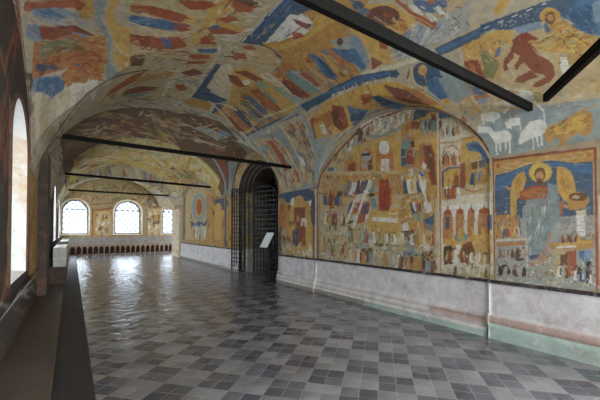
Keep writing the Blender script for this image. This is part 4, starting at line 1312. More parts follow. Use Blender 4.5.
orange::1048,1445,1069,1422,1154,1428,1148,1459
rust::1069,1422,1093,1405,1163,1422,1153,1447
deep::1048,1538,1066,1504,1178,1509,1163,1549
olive::1065,1458,1087,1446,1167,1448,1163,1474
green::1064,1373,1113,1362,1192,1350,1173,1398
teal::1070,1561,1078,1529,1144,1540,1186,1566,1171,1586
deep::1052,1704,1073,1643,1194,1649,1185,1697
orange::1062,1742,1083,1719,1193,1697,1181,1755
brick::1079,1768,1093,1757,1188,1756,1185,1790
olive::1071,1612,1113,1576,1152,1577,1150,1621
ochre::1007,1828,1012,1688,1169,1788,1223,1774,1189,1827,1057,1835
~teal rust gold grey olive deep orange:40,92,8,1.4,36,8,0.01384,0.02177,-0.03246,0.03986:1036,1512,1185,1321,1177,1551,1196,1756,1050,1728
grey::1222,1828,1226,1453,1221,1230,1241,1254,1236,1426,1266,1843
grey::855,1895,952,1857,947,1834,851,1870
grey::947,1858,1057,1834,1052,1812,944,1835
grey::1051,1834,1259,1836,1255,1815,1049,1812
grey::1254,1836,1646,1967,1646,1950,1252,1816
cream::859,1866,953,1828,950,1817,857,1854
cream::951,1828,1057,1803,1055,1793,949,1817
cream::1054,1803,1252,1795,1250,1785,1053,1793
ochre::831,1781,892,1691,963,1698,979,1779,906,1846
umber::877,1975,964,1901,1066,1859,1211,1866,1240,2111,980,2399
~umber brick ochre olive sand grey:40,92,16,1.8,12,12,0.01917,0.02298,-0.0346,0.0751:866,1928,966,1838,1211,1866,1255,2139,991,2441
grey::991,2154,1028,2032,1174,1980,1145,2124
sky::1098,1974,1130,1918,1176,1920,1149,2026
~rust brick orange gold umber deep ochre red:90,80,9,1.3,4,10,0.02266,-0.0007556,0.01272,0.02237:163,1106,369,1175,393,1460,145,1375
~gold cream yellow orange:40,80,8,1.3,2,10,0.01654,0.001521,-0.006478,0.02312:381,1136,413,1123,465,1290,474,1474,420,1505
~umber rust deep blue sky pale:40,80,10,1.2,5,10,0.01321,0.005245,-0.007957,0.02352:518,1089,686,1057,693,1130,538,1185
~umber rust brick pale cream:40,80,9,1.2,8,14,0.01564,0.005236,-0.006708,0.03084:537,1227,702,1166,743,1354,566,1381
~pale cream umber rust grey sand:80,80,9,1.3,-10,14,0.01459,0.01093,-0.009016,0.03497:606,1253,789,1002,844,1100,837,1624,607,1471
~gold cream sand umber:60,80,9,1.2,-45,10,0.0134,0.009814,-0.008032,0.02872:751,917,800,881,787,1141,755,1239
~umber brick deep gold cream rust olive teal:70,80,9,1.2,34,10,0.01306,0.02132,-0.03118,0.03532:922,1407,1189,1193,1240,1534,1217,1792,1014,1721
~umber deep gold cream blue rust orange teal:90,80,9,1.2,38,10,0.0109,0.01697,-0.02125,0.02236:1050,1113,1153,841,1241,946,1189,1193,987,1296
~gold yellow ochre cream umber orange:60,80,8,1.3,40,14,0.009798,0.01229,-0.01324,0.01575:928,822,1043,751,1087,875,932,1076
~blue deep sky orange gold umber teal:70,80,8,1.3,44,10,0.009568,0.01532,-0.01779,0.01627:1022,935,1153,801,1218,873,1156,982
~gold ochre orange umber deep cream rust:90,80,7,1.3,30,30,0.00892,0.03166,-0.01908,0.01881:1257,1026,1260,880,1314,727,1423,617,1517,803,1431,1042
~rust orange gold brick cream umber:60,80,9,1.2,30,16,0.008349,0.01208,-0.01247,0.01087:1010,684,1130,610,1198,614,1154,665,1061,726
~white cream grey teal pale sky:70,80,10,1,-52,8,0.007029,0.0132,-0.01309,0.007538:1184,679,1196,546,1237,518,1265,606,1248,670
~brick umber cream blue orange gold:60,80,8,1.4,45,14,0.006806,0.01146,-0.01083,0.006454:1081,580,1162,461,1240,457,1221,535
~gold ochre cream olive rust flesh umber sand:80,80,6,1.3,60,40,0.005499,0.01315,-0.01173,0.00411:1280,496,1315,371,1371,393,1420,461,1377,521
~olive gold ochre umber yellow green sand:90,80,9,1.3,-25,24,0.004267,0.01189,-0.009125,0.001892:1330,331,1345,265,1401,220,1439,242,1425,297,1383,343
~deep blue sky:60,80,9,1.2,40,14,0.004437,0.01066,-0.008038,0.001843:1310,284,1316,224,1392,219,1365,254
~sand gold cream grey ochre umber pale:70,80,7,1.3,-8,24,0.00357,0.01272,-0.009409,0.001235:1404,471,1484,229,1548,234,1533,310,1511,450
~cream rust deep sand umber:50,80,9,1.2,62,10,0.008122,0.03125,-0.05343,0.01314:1276,1750,1317,1501,1566,1434,1629,1510,1620,1702
~cream rust deep olive orange umber:50,80,9,1.2,60,10,0.009392,0.02559,-0.03902,0.01935:1268,1407,1299,1272,1566,1354,1600,1450
~teal green grey olive sand:40,80,6,1.3,100,30,0.008707,0.02193,-0.02968,0.01562:1314,1191,1316,1087,1458,1227,1495,1307
~gold rust orange cream umber:30,80,5,1.2,80,30,0.009447,0.0207,-0.0277,0.01814:1236,1148,1272,1039,1341,1106,1333,1200
sand::1313,406,1400,294,1477,313,1435,437
~sand ochre gold pale cream:30,80,8,2,20,30,0.004456,0.01267,-0.01018,0.002292:1323,409,1402,302,1469,320,1424,435
brick::1317,366,1315,355,1322,342,1344,328,1347,331,1340,342,1343,349,1366,344,1388,333,1405,317,1425,310,1448,311,1458,319,1453,326,1436,335,1426,351,1408,361,1388,368,1369,373,1351,388,1339,389,1336,383,1325,378
brick::1346,387,1359,407,1378,417,1393,416,1393,408,1377,406,1368,387
brick::1369,373,1389,392,1401,390,1401,383,1393,381,1389,366
brick::1415,358,1422,394,1432,399,1443,379,1438,371,1439,346
brick::1444,327,1451,352,1458,363,1467,350,1461,319
~red rust umber brick:20,80,8,1,45,16,0.004699,0.0124,-0.0101,0.002586:1329,364,1356,343,1421,317,1435,324,1398,357
umber::1320,369,1346,385,1348,384,1322,368
umber::1346,385,1368,413,1370,412,1347,384
umber::1343,348,1389,331,1389,330,1342,347
umber::1389,332,1426,310,1424,309,1388,330
gold::1313,278,1320,281,1324,287,1324,295,1320,302,1313,308,1304,311,1295,311,1288,308,1284,301,1285,294,1289,287,1296,281,1305,278
ochre::1312,282,1318,284,1321,289,1321,295,1318,301,1312,306,1305,308,1298,308,1292,305,1289,300,1289,294,1293,289,1299,284,1305,282
umber::1314,286,1319,288,1323,292,1324,296,1321,300,1317,303,1310,305,1304,304,1298,302,1295,298,1294,294,1296,290,1301,287,1307,286
flesh::1313,289,1320,292,1321,297,1315,301,1307,301,1300,297,1300,292,1305,289
umber::1313,301,1319,290,1326,296
umber::1344,284,1387,280,1387,279,1344,283
umber::1387,280,1425,255,1423,254,1386,279
umber::1349,292,1353,326,1355,326,1351,292
umber::1353,325,1346,351,1348,351,1355,325
umber::1350,274,1408,238,1406,237,1349,273
yellow::1360,284,1409,268,1408,266,1359,282
gold::1299,413,1303,417,1303,423,1297,428,1291,428,1286,424,1287,418,1292,413
flesh::1298,417,1301,419,1301,423,1298,425,1293,425,1290,423,1290,419,1293,417
gold::1302,435,1306,439,1306,445,1301,449,1294,450,1290,446,1291,440,1296,435
flesh::1301,439,1304,441,1304,444,1301,447,1297,447,1294,444,1294,441,1297,438
gold::1302,395,1306,399,1306,404,1301,409,1295,409,1291,405,1291,400,1296,395
flesh::1302,399,1304,401,1305,404,1302,406,1298,406,1295,404,1295,401,1298,399
umber::53,1799,195,1899,189,1862,47,1751
umber::192,1900,308,1761,302,1737,186,1862
umber::305,1765,410,1582,405,1573,300,1739
umber::407,1586,483,1516,479,1501,404,1575
umber::481,1518,551,1477,548,1463,478,1502
umber::549,1478,637,1460,633,1447,546,1464
brick::60,1053,0,1216,44,1234,81,1055
brick::0,1213,0,1352,27,1394,45,1231
brick::0,1350,0,1464,36,1507,27,1391
umber::87,1058,56,1236,69,1239,95,1059
umber::56,1235,44,1397,60,1403,69,1237
umber::44,1396,40,1524,45,1550,60,1402
cream::873,1639,1063,1776,1061,1759,873,1623
cream::1059,1774,1245,1827,1242,1809,1058,1757
cream::1240,1827,1646,1856,1646,1842,1238,1809
pale::735,1486,890,1656,890,1643,736,1475
~sand pale cream grey umber:60,80,7,1.4,-40,20,0.02612,0.002225,0.04422,0.08122:105,1848,416,1601,538,1507,461,1517,263,1998
~gold sand umber rust olive cream:90,80,6,1.6,10,40,0.05477,0.05091,-0.08648,0.6299:93,3948,435,4142,758,4109,1088,4094,1427,3928,1440,4234,1162,5305,889,5653,445,5319
~gold yellow cream umber rust deep bluegrey:90,80,5,1.3,30,30,0.02649,0.04541,-0.1228,0.1754:953,3336,1332,3344,1646,3624,1400,3922,1083,4070
~brick sand ochre cream umber rust plum:80,80,6,1.4,-14,24,0.03059,0.01541,0.01535,0.1521:362,2161,741,2047,1022,1905,1247,2179,857,2399,482,2885
~umber sand rust olive ochre plum:60,80,6,1.4,30,20,0.03287,0.03709,-0.02867,0.06708:878,1877,1128,1850,1646,1933,1410,2241,1033,2124
~pale grey white sand bluegrey:60,70,8.667,1.667,-40,20,0.01494,0.01297,-0.01277,0.03844:809,1179,874,1073,867,1351,859,1653,803,1604
rust::762,910,794,900,828,896,824,933,792,952,769,936
umber::763,909,800,881,829,877,812,908
gold::758,1046,804,1013,850,1018,842,1052,788,1072
rust::756,1011,790,977,814,985,783,1027
rust::742,1076,766,1054,839,1050,827,1073,768,1108
blue::748,1064,768,1045,781,1059,761,1084
rust::746,1159,752,1124,777,1153,800,1153,800,1169,757,1190
blue::756,1234,818,1189,822,1220,775,1258
rust::749,1301,809,1251,815,1280,769,1322
rust::753,1343,814,1300,815,1332,756,1374
brick::769,1441,790,1397,816,1401,836,1423,818,1452,788,1480
rust::767,1616,795,1573,823,1617,804,1668
bluegrey::755,1552,836,1536,832,1522,752,1538
deep::768,1409,760,1327,757,1326,766,1408
rust::599,1214,686,1176,715,1216,685,1265,628,1255,611,1279
blue::631,1204,658,1193,678,1253,653,1248
~rust brick orange:14,80,10,1,20,20,0.01562,0.008077,-0.002328,0.03649:599,1214,697,1178,710,1231,611,1279
rust::573,1073,628,1059,687,1063,666,1095,598,1104,579,1105
blue::582,1124,627,1101,691,1116,648,1149,589,1158
rust::645,1126,690,1109,710,1108,677,1140
gold::670,1071,700,1055,709,1068,684,1087
rust::643,1006,696,960,736,952,715,991,676,1021
umber::572,1071,628,1057,627,1055,572,1069
umber::627,1058,692,1062,692,1059,627,1055
umber::589,1163,649,1154,649,1151,589,1160
umber::649,1154,693,1120,692,1118,648,1152
deep::870,825,887,809,872,1127,914,1053,932,1052,932,1092,868,1145
blue::882,815,890,806,881,1061,879,1107
white::872,821,866,1138,868,1139,874,822
deep::906,805,967,760,1011,753,948,800,925,874,938,946,927,1043,903,1019,907,882
~deep blue:26,80,8,1.333,-45,14,0.01081,0.0108,-0.01105,0.01877:894,821,928,822,930,966,907,1040
white::916,858,958,831,996,832,996,887,960,975,927,1043,922,952
~blue deep sky:16,80,7.333,1.333,-40,10,0.01066,0.01159,-0.01225,0.01861:914,875,964,840,976,936,935,1022
brick::931,868,972,852,999,851,986,873,952,879
rust::960,921,985,900,1011,909,987,950
deep::972,852,995,831,1006,855,989,868
gold::969,795,1022,766,1038,852,1022,924,988,1022,949,1086,924,1074,970,992,1003,897
~gold yellow ochre sand:30,80,7.333,1.667,-30,30,0.01074,0.01277,-0.01406,0.01947:976,805,1016,775,1031,861,988,1022,941,1082,1001,915
rust::963,956,973,851,970,850,959,954
sand::860,1111,919,1066,1018,1073,1036,1153,987,1263,888,1262
~pale white grey sand:30,80,10,1.667,12,14,0.01278,0.01402,-0.01598,0.02884:864,1135,1013,1089,1028,1166,893,1257
rust::874,1176,902,1153,925,1183,903,1201,901,1228,877,1216
rust::875,1119,899,1090,922,1098,898,1129
~ochre rust sand:12,80,8,1.333,10,12,0.01279,0.01414,-0.01619,0.02895:907,1120,1005,1101,1022,1157,934,1211
deep::915,1061,967,1056,965,1049,913,1053
deep::964,1056,1009,1071,1009,1063,963,1048
deep::1005,1068,1025,1092,1027,1086,1008,1063
deep::1022,1085,1027,1165,1032,1166,1027,1087
ochre::988,1022,1013,911,1022,766,1055,742,1088,777,1074,896,1067,1053,1052,1127,1035,1138
orange::1036,1153,1026,1086,1049,1050,1070,1081,1079,1171,1073,1201
~gold ochre orange sand:30,80,8,1.667,-40,30,0.009761,0.01296,-0.01421,0.01591:988,1022,1025,871,1057,759,1082,786,1062,1045
grey::1060,844,1082,786,1124,813,1100,854
plum::1089,810,1095,821,1094,831,1086,835,1077,829,1071,818,1073,808,1080,804
teal::1052,1127,1070,1081,1194,1055,1201,1085,1127,1138
grey::1067,1101,1090,1063,1191,1030,1190,1062
rust::1091,1077,1104,1047,1179,1029,1178,1059
brick::1066,1193,1076,1161,1192,1141,1189,1193
umber::1068,1190,1072,1176,1163,1186,1155,1202
blue::1049,962,1075,936,1175,933,1182,969,1149,985
deep::1084,948,1099,937,1172,940,1166,962
rust::1048,978,1057,963,1089,984,1076,1000
blue::1082,870,1124,813,1163,850,1125,864
orange::1065,885,1074,870,1167,871,1163,894
gold::1077,919,1091,908,1171,910,1167,934
gold::1077,1167,1080,1179,1078,1191,1071,1195,1064,1190,1060,1177,1063,1166,1069,1162
gold::1057,967,1060,976,1059,984,1053,987,1047,982,1044,973,1045,965,1051,963
gold::1059,893,1062,901,1061,909,1056,911,1050,908,1047,900,1048,892,1053,890
flesh::1075,1175,1077,1181,1076,1187,1072,1189,1068,1186,1066,1179,1067,1173,1071,1171
flesh::1056,971,1058,977,1057,981,1054,983,1050,980,1048,975,1049,971,1052,969
~umber cream deep gold sand:60,80,7.333,0.6667,40,6,0.01069,0.01666,-0.02061,0.02132:1046,1119,1059,975,1157,861,1207,1025,1203,1159,1082,1203
grey::1063,1287,1203,1159,1212,1194,1164,1298
green::1060,1275,1108,1215,1148,1219,1116,1285
gold::1032,1291,1072,1271,1187,1244,1178,1317,1097,1347
deep::849,1298,868,1298,878,1610,1001,1572,976,1666,866,1707
cream::868,1298,888,1262,941,1325,999,1525,923,1559,886,1541
~cream white gold sand pale:22,80,8.667,1.333,55,12,0.01536,0.01595,-0.01881,0.04334:873,1310,916,1300,987,1495,901,1539
gold::907,1275,958,1232,1044,1251,1032,1291,975,1337,1014,1500,1000,1548
brick::910,1350,946,1330,1003,1378,990,1407,942,1402
brick::921,1312,955,1259,1029,1255,1019,1296
white::999,1322,1002,1338,998,1353,989,1358,981,1349,978,1333,983,1319,991,1314
green::1010,1278,1047,1257,1075,1277,1043,1313
ochre::995,1436,1029,1316,1093,1355,1106,1428,1043,1450
rust::1028,1382,1045,1332,1187,1346,1178,1396,1099,1416
orange::1052,1396,1067,1358,1162,1355,1152,1405
blue::1035,1463,1050,1427,1169,1448,1159,1503
teal::1061,1347,1071,1316,1152,1326,1147,1348
deep::1032,1628,1058,1592,1173,1642,1159,1701
orange::1049,1686,1063,1657,1189,1692,1183,1747
brick::1062,1756,1075,1729,1182,1767,1172,1819
olive::1034,1515,1051,1485,1127,1520,1113,1552
cream::1002,1644,1075,1631,1071,1613,999,1625
~umber cream deep gold rust teal:60,80,6.667,0.6667,45,6,0.01422,0.02164,-0.03221,0.04187:1000,1428,1076,1341,1187,1346,1162,1526,1142,1783,1041,1671
deep::1209,1216,1212,1074,1217,846,1258,709,1280,708,1250,838,1231,1028,1250,1210
blue::1212,1074,1222,851,1255,735,1264,734,1241,848,1225,1043
~white pale sky:60,80,4.667,1,75,8,0.008479,0.01716,-0.02017,0.01322:1228,1035,1241,848,1268,750,1286,733,1264,849,1256,1029
gold::1250,1089,1255,876,1291,743,1373,649,1444,600,1487,795,1430,944,1498,1112,1372,1141,1284,1192
~gold ochre orange sand yellow:30,80,8.667,2,-10,40,0.01633,0.03405,-0.01636,0.02286:1250,1089,1266,850,1306,723,1428,777,1396,965
brick::1272,1053,1299,1002,1467,1068,1460,1109,1332,1101
umber::1292,1092,1307,1050,1441,1089,1410,1107
orange::1298,1205,1288,1078,1348,1102,1377,1218,1342,1243
gold::1312,1218,1317,1148,1396,1180,1394,1255
white::1331,1188,1335,1157,1382,1167,1383,1196
blue::1292,977,1346,966,1421,931,1491,985,1428,1041
deep::1371,1011,1422,949,1501,998,1440,1036
blue::1300,856,1345,818,1461,759,1556,810,1436,867
deep::1309,854,1315,817,1420,804,1432,857
rust::1284,897,1297,846,1349,883,1354,924
umber::1287,784,1336,711,1413,638,1429,734,1335,767
brick::1290,786,1327,734,1402,672,1404,754
orange::1316,728,1350,677,1426,618,1408,661
cream::1296,733,1355,666,1353,665,1294,731
cream::1354,667,1445,600,1444,599,1353,665
umber::1290,779,1358,707,1357,706,1288,778
umber::1358,708,1420,640,1418,639,1356,706
~umber cream gold rust deep teal orange:60,80,6,0.6667,25,30,0.02593,0.04952,-0.01602,0.02295:1256,1118,1277,858,1316,728,1413,638,1425,906,1429,1106,1369,1212
grey::1383,1301,1396,1180,1501,1159,1646,1273,1547,1327
~teal green grey olive bluegrey:24,80,6,1.333,110,30,0.03087,0.02557,-0.0278,0.01028:1373,1267,1462,1144,1646,1286,1527,1335
bluegrey::1282,586,1339,534,1425,509,1438,565,1403,599,1340,611
deep::1311,610,1322,618,1329,629,1330,642,1325,654,1314,663,1301,665,1288,662,1277,653,1271,641,1271,628,1276,617,1286,609,1298,607
gold::1302,616,1308,621,1312,627,1313,634,1310,641,1305,645,1297,646,1290,644,1284,639,1280,633,1280,626,1282,620,1288,616,1295,614
flesh::1301,624,1306,628,1306,634,1302,637,1296,636,1291,631,1291,626,1295,623
deep::1284,604,1300,583,1346,582,1330,607
blue::1329,631,1337,596,1409,584,1415,615,1368,629
gold::1312,635,1340,637,1340,633,1312,631
~sky deep blue:8,80,8,1,60,8,0.006077,0.01535,-0.01523,0.005851:1328,624,1340,598,1407,589,1406,618
gold::1410,613,1409,590,1426,584,1430,607
cream::1268,664,1327,675,1327,672,1268,661
cream::1327,675,1388,630,1386,628,1325,672
cream::1386,631,1440,599,1439,597,1385,628
brick::1323,509,1332,478,1394,478,1391,501
olive::1310,461,1327,445,1382,434,1381,460
blue::1391,501,1394,478,1423,471,1418,498
orange::1334,497,1339,485,1389,490,1382,503
flesh::1324,491,1328,495,1328,500,1324,504,1318,505,1313,501,1314,495,1318,491
flesh::1322,467,1326,471,1326,476,1322,480,1316,480,1312,476,1312,471,1316,467
flesh::1318,444,1322,447,1322,452,1318,456,1312,456,1308,452,1308,447,1312,444
~sand gold flesh ochre umber cream:40,80,6.667,1,50,30,0.005413,0.0132,-0.01171,0.003962:1302,520,1321,417,1356,427,1388,520
'''
PAINT['E']='''
endbase::-351,754,601,844,607,144,-345,166
~olive umber ochre sand grey brick:70,92,6.751,2.025,0,30,0.06606,0.0005048,0.003258,-0.07086:-91,770,1717,919,1719,536,-88,492
ochre::229,558,457,610,460,207,220,211
sand::254,530,431,564,434,237,257,233
~rust ochre umber gold orange grey white:50,92,4.95,2.025,85,30,0.05658,0.000581,0.0005015,-0.06548:242,529,431,550,434,237,245,234
brick::229,573,457,610,457,589,229,552
umber::211,590,214,207,226,207,223,590
umber::450,629,454,219,467,218,463,629
~gold ochre yellow rust olive cream umber deep brick sand:220,70,6,1.6,0,60,0.05834,0.0005695,0.004058,-0.06664:-176,868,1304,983,1305,762,-174,685
brick::141,619,447,658,446,671,140,631
~olive umber ochre sand deep brick grey:60,92,5.851,2.025,20,40,0.06768,0.0004903,0.003245,-0.07172:815,843,1269,889,1270,624,817,608
sand::860,578,1083,634,1086,230,863,226
~ochre umber gold sand grey rust white:50,92,4.95,2.025,85,30,0.06534,0.00051,0.001087,-0.07038:869,563,1077,601,1079,247,872,233
umber::934,517,1023,519,1024,391,935,390
ochre::1014,471,1004,435,979,419,954,434,943,470,953,506,978,521,1004,507
brick::858,619,1102,644,1101,657,857,631
umber::854,597,857,214,869,214,866,597
umber::1083,637,1086,227,1098,227,1095,637
'''
PAINT['L']='''
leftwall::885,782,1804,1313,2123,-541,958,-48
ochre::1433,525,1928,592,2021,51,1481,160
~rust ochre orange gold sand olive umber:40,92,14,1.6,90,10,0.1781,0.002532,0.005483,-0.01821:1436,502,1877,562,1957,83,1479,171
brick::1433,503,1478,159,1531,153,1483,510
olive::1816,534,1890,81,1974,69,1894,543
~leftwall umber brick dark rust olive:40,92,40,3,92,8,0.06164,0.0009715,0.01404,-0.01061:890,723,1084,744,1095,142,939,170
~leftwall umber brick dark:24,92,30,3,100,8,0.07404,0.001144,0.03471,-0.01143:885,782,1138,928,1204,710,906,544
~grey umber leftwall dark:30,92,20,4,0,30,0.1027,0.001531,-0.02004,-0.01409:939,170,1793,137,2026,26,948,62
'''
# ---------------------------------------------------------------- materials
def srgb(h):
    h=h.lstrip('#'); c=[int(h[i:i+2],16)/255 for i in (0,2,4)]
    return tuple((x/12.92 if x<=.04045 else ((x+.055)/1.055)**2.4) for x in c)
class NT:
    def __init__(s,name):
        s.m=bpy.data.materials.new(name); s.m.use_nodes=True; s.t=s.m.node_tree
        s.t.nodes.clear(); s.out=s.n('ShaderNodeOutputMaterial')
    def n(s,t,**k):
        x=s.t.nodes.new(t)
        for a,b in k.items(): setattr(x,a,b)
        return x
    def l(s,a,b): s.t.links.new(a,b)
    def math(s,op,a,b=None):
        x=s.n('ShaderNodeMath',operation=op)
        for i,v in enumerate((a,b)):
            if v is None: continue
            if isinstance(v,(int,float)): x.inputs[i].default_value=v
            else: s.l(v,x.inputs[i])
        return x.outputs[0]
    def mix(s,f,a,b,bt='MIX'):
        x=s.n('ShaderNodeMix',data_type='RGBA',blend_type=bt)
        for i,v in ((0,f),(6,a),(7,b)):
            if isinstance(v,(int,float)): x.inputs[i].default_value=v
            elif isinstance(v,tuple): x.inputs[i].default_value=(*v,1)
            else: s.l(v,x.inputs[i])
        return x.outputs[2]
    def ramp(s,f,stops):
        x=s.n('ShaderNodeValToRGB'); e=x.color_ramp.elements
        while len(e)<len(stops): e.new(.5)
        for k,(p,c) in zip(e,stops):
            k.position=p; k.color=(*c,1) if isinstance(c,tuple) else (c,c,c,1)
        s.l(f,x.inputs[0]); return x.outputs[0]
    def noise(s,scale,detail=4,rough=.6,vec=None,dist=0):
        x=s.n('ShaderNodeTexNoise'); x.inputs['Scale'].default_value=scale
        x.inputs['Detail'].default_value=detail; x.inputs['Roughness'].default_value=rough; x.inputs['Distortion'].default_value=dist
        if vec is None:
            if not hasattr(s,'tc'): s.tc=s.n('ShaderNodeTexCoord').outputs['Object']
            vec=s.tc
        s.l(vec,x.inputs['Vector']); return x.outputs[0]
    def bsdf(s,col,rough=.8,metal=0,bump=None,bs=.3,bd=.01,spec=.5):
        p=s.n('ShaderNodeBsdfPrincipled')
        for k,v in (('Base Color',col),('Roughness',rough),('Metallic',metal),('Specular IOR Level',spec)):
            if isinstance(v,tuple): p.inputs[k].default_value=(*v,1)
            elif isinstance(v,(int,float)): p.inputs[k].default_value=v
            else: s.l(v,p.inputs[k])
        if bump is not None:
            b=s.n('ShaderNodeBump'); b.inputs['Strength'].default_value=bs; b.inputs['Distance'].default_value=bd
            s.l(bump,b.inputs['Height']); s.l(b.outputs[0],p.inputs['Normal'])
        s.l(p.outputs[0],s.out.inputs[0]); return s.m

def mat_noise(name,c1,c2,scale=4,rough=.8,metal=0,bs=.2,c3=None,spec=.5):
    t=NT(name); f=t.noise(scale,6,.65)
    col=t.ramp(f,[(.3,c1),(.7,c2)])
    if c3: col=t.mix(t.ramp(t.noise(scale*.45,5,.7),[(.5,0.),(.66,1.)]),col,c3)
    return t.bsdf(col,rough,metal,t.noise(scale*6,4),bs,.01,spec)

def mat_fresco(name):
    t=NT(name)
    a=t.n('ShaderNodeAttribute',attribute_name='paint').outputs['Color']
    f=t.noise(9,6,.7)
    v=t.ramp(f,[(.25,.68),(.75,1.22)])
    col=t.mix(1.,a,v,'MULTIPLY')
    worn=t.ramp(t.noise(2.6,8,.72),[(.58,0.),(.78,.26)])
    col=t.mix(worn,col,srgb('#b9ad98'))
    fine=t.ramp(t.noise(38,4,.7),[(.60,0.),(.76,.22)])
    col=t.mix(fine,col,srgb('#c9bfae'))
    return t.bsdf(col,.88,0,t.noise(14,5),.12,.02,.25)
def mat_stone_paint(name):
    t=NT(name)
    a=t.n('ShaderNodeAttribute',attribute_name='paint').outputs['Color']
    v=t.ramp(t.noise(5,7,.75),[(.25,.70),(.75,1.2)])
    col=t.mix(1.,a,v,'MULTIPLY')
    worn=t.ramp(t.noise(3.1,8,.75),[(.50,0.),(.66,.55)])
    col=t.mix(worn,col,srgb('#917d78'))
    col=t.mix(t.ramp(t.noise(7,6,.8),[(.56,0.),(.68,.7)]),col,srgb('#c9c3bd'))
    return t.bsdf(col,.85,0,t.noise(12,5),.2,.02,.3)

def mat_floor():
    t=NT('slate_tiles'); th=math.radians(48.3); s=.36
    g=t.n('ShaderNodeNewGeometry').outputs['Position']
    sep=t.n('ShaderNodeSeparateXYZ'); t.l(g,sep.inputs[0])
    x=t.math('SUBTRACT',sep.outputs[0],2.781); y=t.math('SUBTRACT',sep.outputs[1],2.514)
    sn,cs=math.sin(th)/s,math.cos(th)/s
    u=t.math('ADD',t.math('MULTIPLY',x,cs),t.math('MULTIPLY',y,-sn))
    v=t.math('ADD',t.math('MULTIPLY',x,sn),t.math('MULTIPLY',y,cs))
    par=t.math('MODULO',t.math('ADD',t.math('ADD',t.math('FLOOR',u),t.math('FLOOR',v)),1000.),2.)
    u2=t.math('MULTIPLY',u,2.);v2=t.math('MULTIPLY',v,2.)
    cmb=t.n('ShaderNodeCombineXYZ'); t.l(t.math('FLOOR',u2),cmb.inputs[0]); t.l(t.math('FLOOR',v2),cmb.inputs[1])
    wn=t.n('ShaderNodeTexWhiteNoise',noise_dimensions='3D'); t.l(cmb.outputs[0],wn.inputs[0])
    light=t.ramp(wn.outputs[0],[(0.,srgb('#716f70')),(.5,srgb('#7a7878')),(1.,srgb('#858383'))])
    dark=t.ramp(wn.outputs[0],[(0.,srgb('#48484e')),(.55,srgb('#545459')),(1.,srgb('#676568'))])
    col=t.mix(par,light,dark)
    # big light flags are plain: joints inside the light blocks are thin
    fu=t.math('ABSOLUTE',t.math('SUBTRACT',t.math('FRACT',u2),.5)); fv=t.math('ABSOLUTE',t.math('SUBTRACT',t.math('FRACT',v2),.5))
    mx=t.math('MAXIMUM',fu,fv)
    joint=t.math('GREATER_THAN',mx,.472)
    col=t.mix(t.math('MULTIPLY',joint,.5),col,srgb('#918f8f'))
    grime=t.ramp(t.noise(1.1,6,.7),[(.3,.78),(.7,1.12)])
    col=t.mix(1.,col,grime,'MULTIPLY')
    col=t.mix(1.,col,t.ramp(t.noise(22,4,.7),[(.2,.86),(.8,1.1)]),'MULTIPLY')
    # worn smooth: each tile a little dished
    dish=t.math('MULTIPLY',t.math('POWER',mx,2.),-1.6)
    h=t.math('ADD',t.math('ADD',dish,t.math('MULTIPLY',wn.outputs[0],.7)),t.math('MULTIPLY',t.noise(3.2,1,.4),4.2))
    rough=t.ramp(t.noise(2.2,4,.6),[(.3,.12),(.7,.26)])
    return t.bsdf(col,rough,0,h,.5,.014,.75)

M={}
M['fresco']=mat_fresco('fresco_plaster')
M['limewash']=mat_stone_paint('painted_limewash')
M['floor']=mat_floor()
M['iron']=mat_noise('black_iron',srgb('#090807'),srgb('#12100d'),20,.8,.0,.1,None,.1)
M['gate']=mat_noise('gate_iron',srgb('#0c0b0a'),srgb('#191715'),20,.5,.5,.1)
M['ledge']=mat_noise('brown_flagstone',srgb('#40352c'),srgb('#5d4e41'),3,.42,0,.3)
M['border']=mat_noise('shaded_border_stone',srgb('#211d1a'),srgb('#332d28'),4,.6,0,.3)  # shade beside the ledge is put into this dark tone
M['whitestone']=mat_noise('white_stone',srgb('#9a938a'),srgb('#c2bcb2'),5,.7,0,.2)
M['greystone']=mat_noise('grey_stone',srgb('#6d675f'),srgb('#948d84'),6,.75,0,.25,srgb('#7d6657'))
M['darkstone']=mat_noise('dark_painted_stone',srgb('#2c211b'),srgb('#4d3a2e'),8,.8)
M['reveal']=mat_noise('pale_lime_plaster',srgb('#b5a48a'),srgb('#d6cab2'),5,.85,0,.2,srgb('#b98a58'))
M['wood']=mat_noise('dark_brown_wood',srgb('#2c1810'),srgb('#4a2a1c'),9,.6)
M['daylitplaster']=mat_noise('daylit_jamb_plaster',srgb('#e6e2da'),srgb('#efece6'),3,.85,0,.15,srgb('#dcbc98'))  # white base holds the daylight glare on the jambs; the patches are paint
M['jambpaint']=mat_noise('painted_jamb',srgb('#7a6648'),srgb('#a08a66'),5,.85,0,.2,srgb('#5d6470'))
M['darkplaster']=mat_noise('dark_painted_plaster',srgb('#3a2c23'),srgb('#57402f'),6,.85,0,.15,srgb('#6b3b28'))
M['frame']=mat_noise('grey_painted_wood',srgb('#4f5560'),srgb('#6d747e'),9,.6)
M['lead']=mat_noise('lead_came',srgb('#2a2f36'),srgb('#3d434b'),20,.5,.4,.1)
M['dark']=mat_noise('dark_brown_plaster',srgb('#221b16'),srgb('#3a2f27'),5,.9)  # dark brown base for the portal room and the unseen light-blocking slabs
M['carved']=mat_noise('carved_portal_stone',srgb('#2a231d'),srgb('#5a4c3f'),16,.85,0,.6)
M['steel']=mat_noise('worn_steel',srgb('#6d6d70'),srgb('#959598'),18,.25,.9,.05)
M['panel']=mat_noise('white_card',srgb('#c9cccb'),srgb('#dcdedd'),12,.4,0,.02)
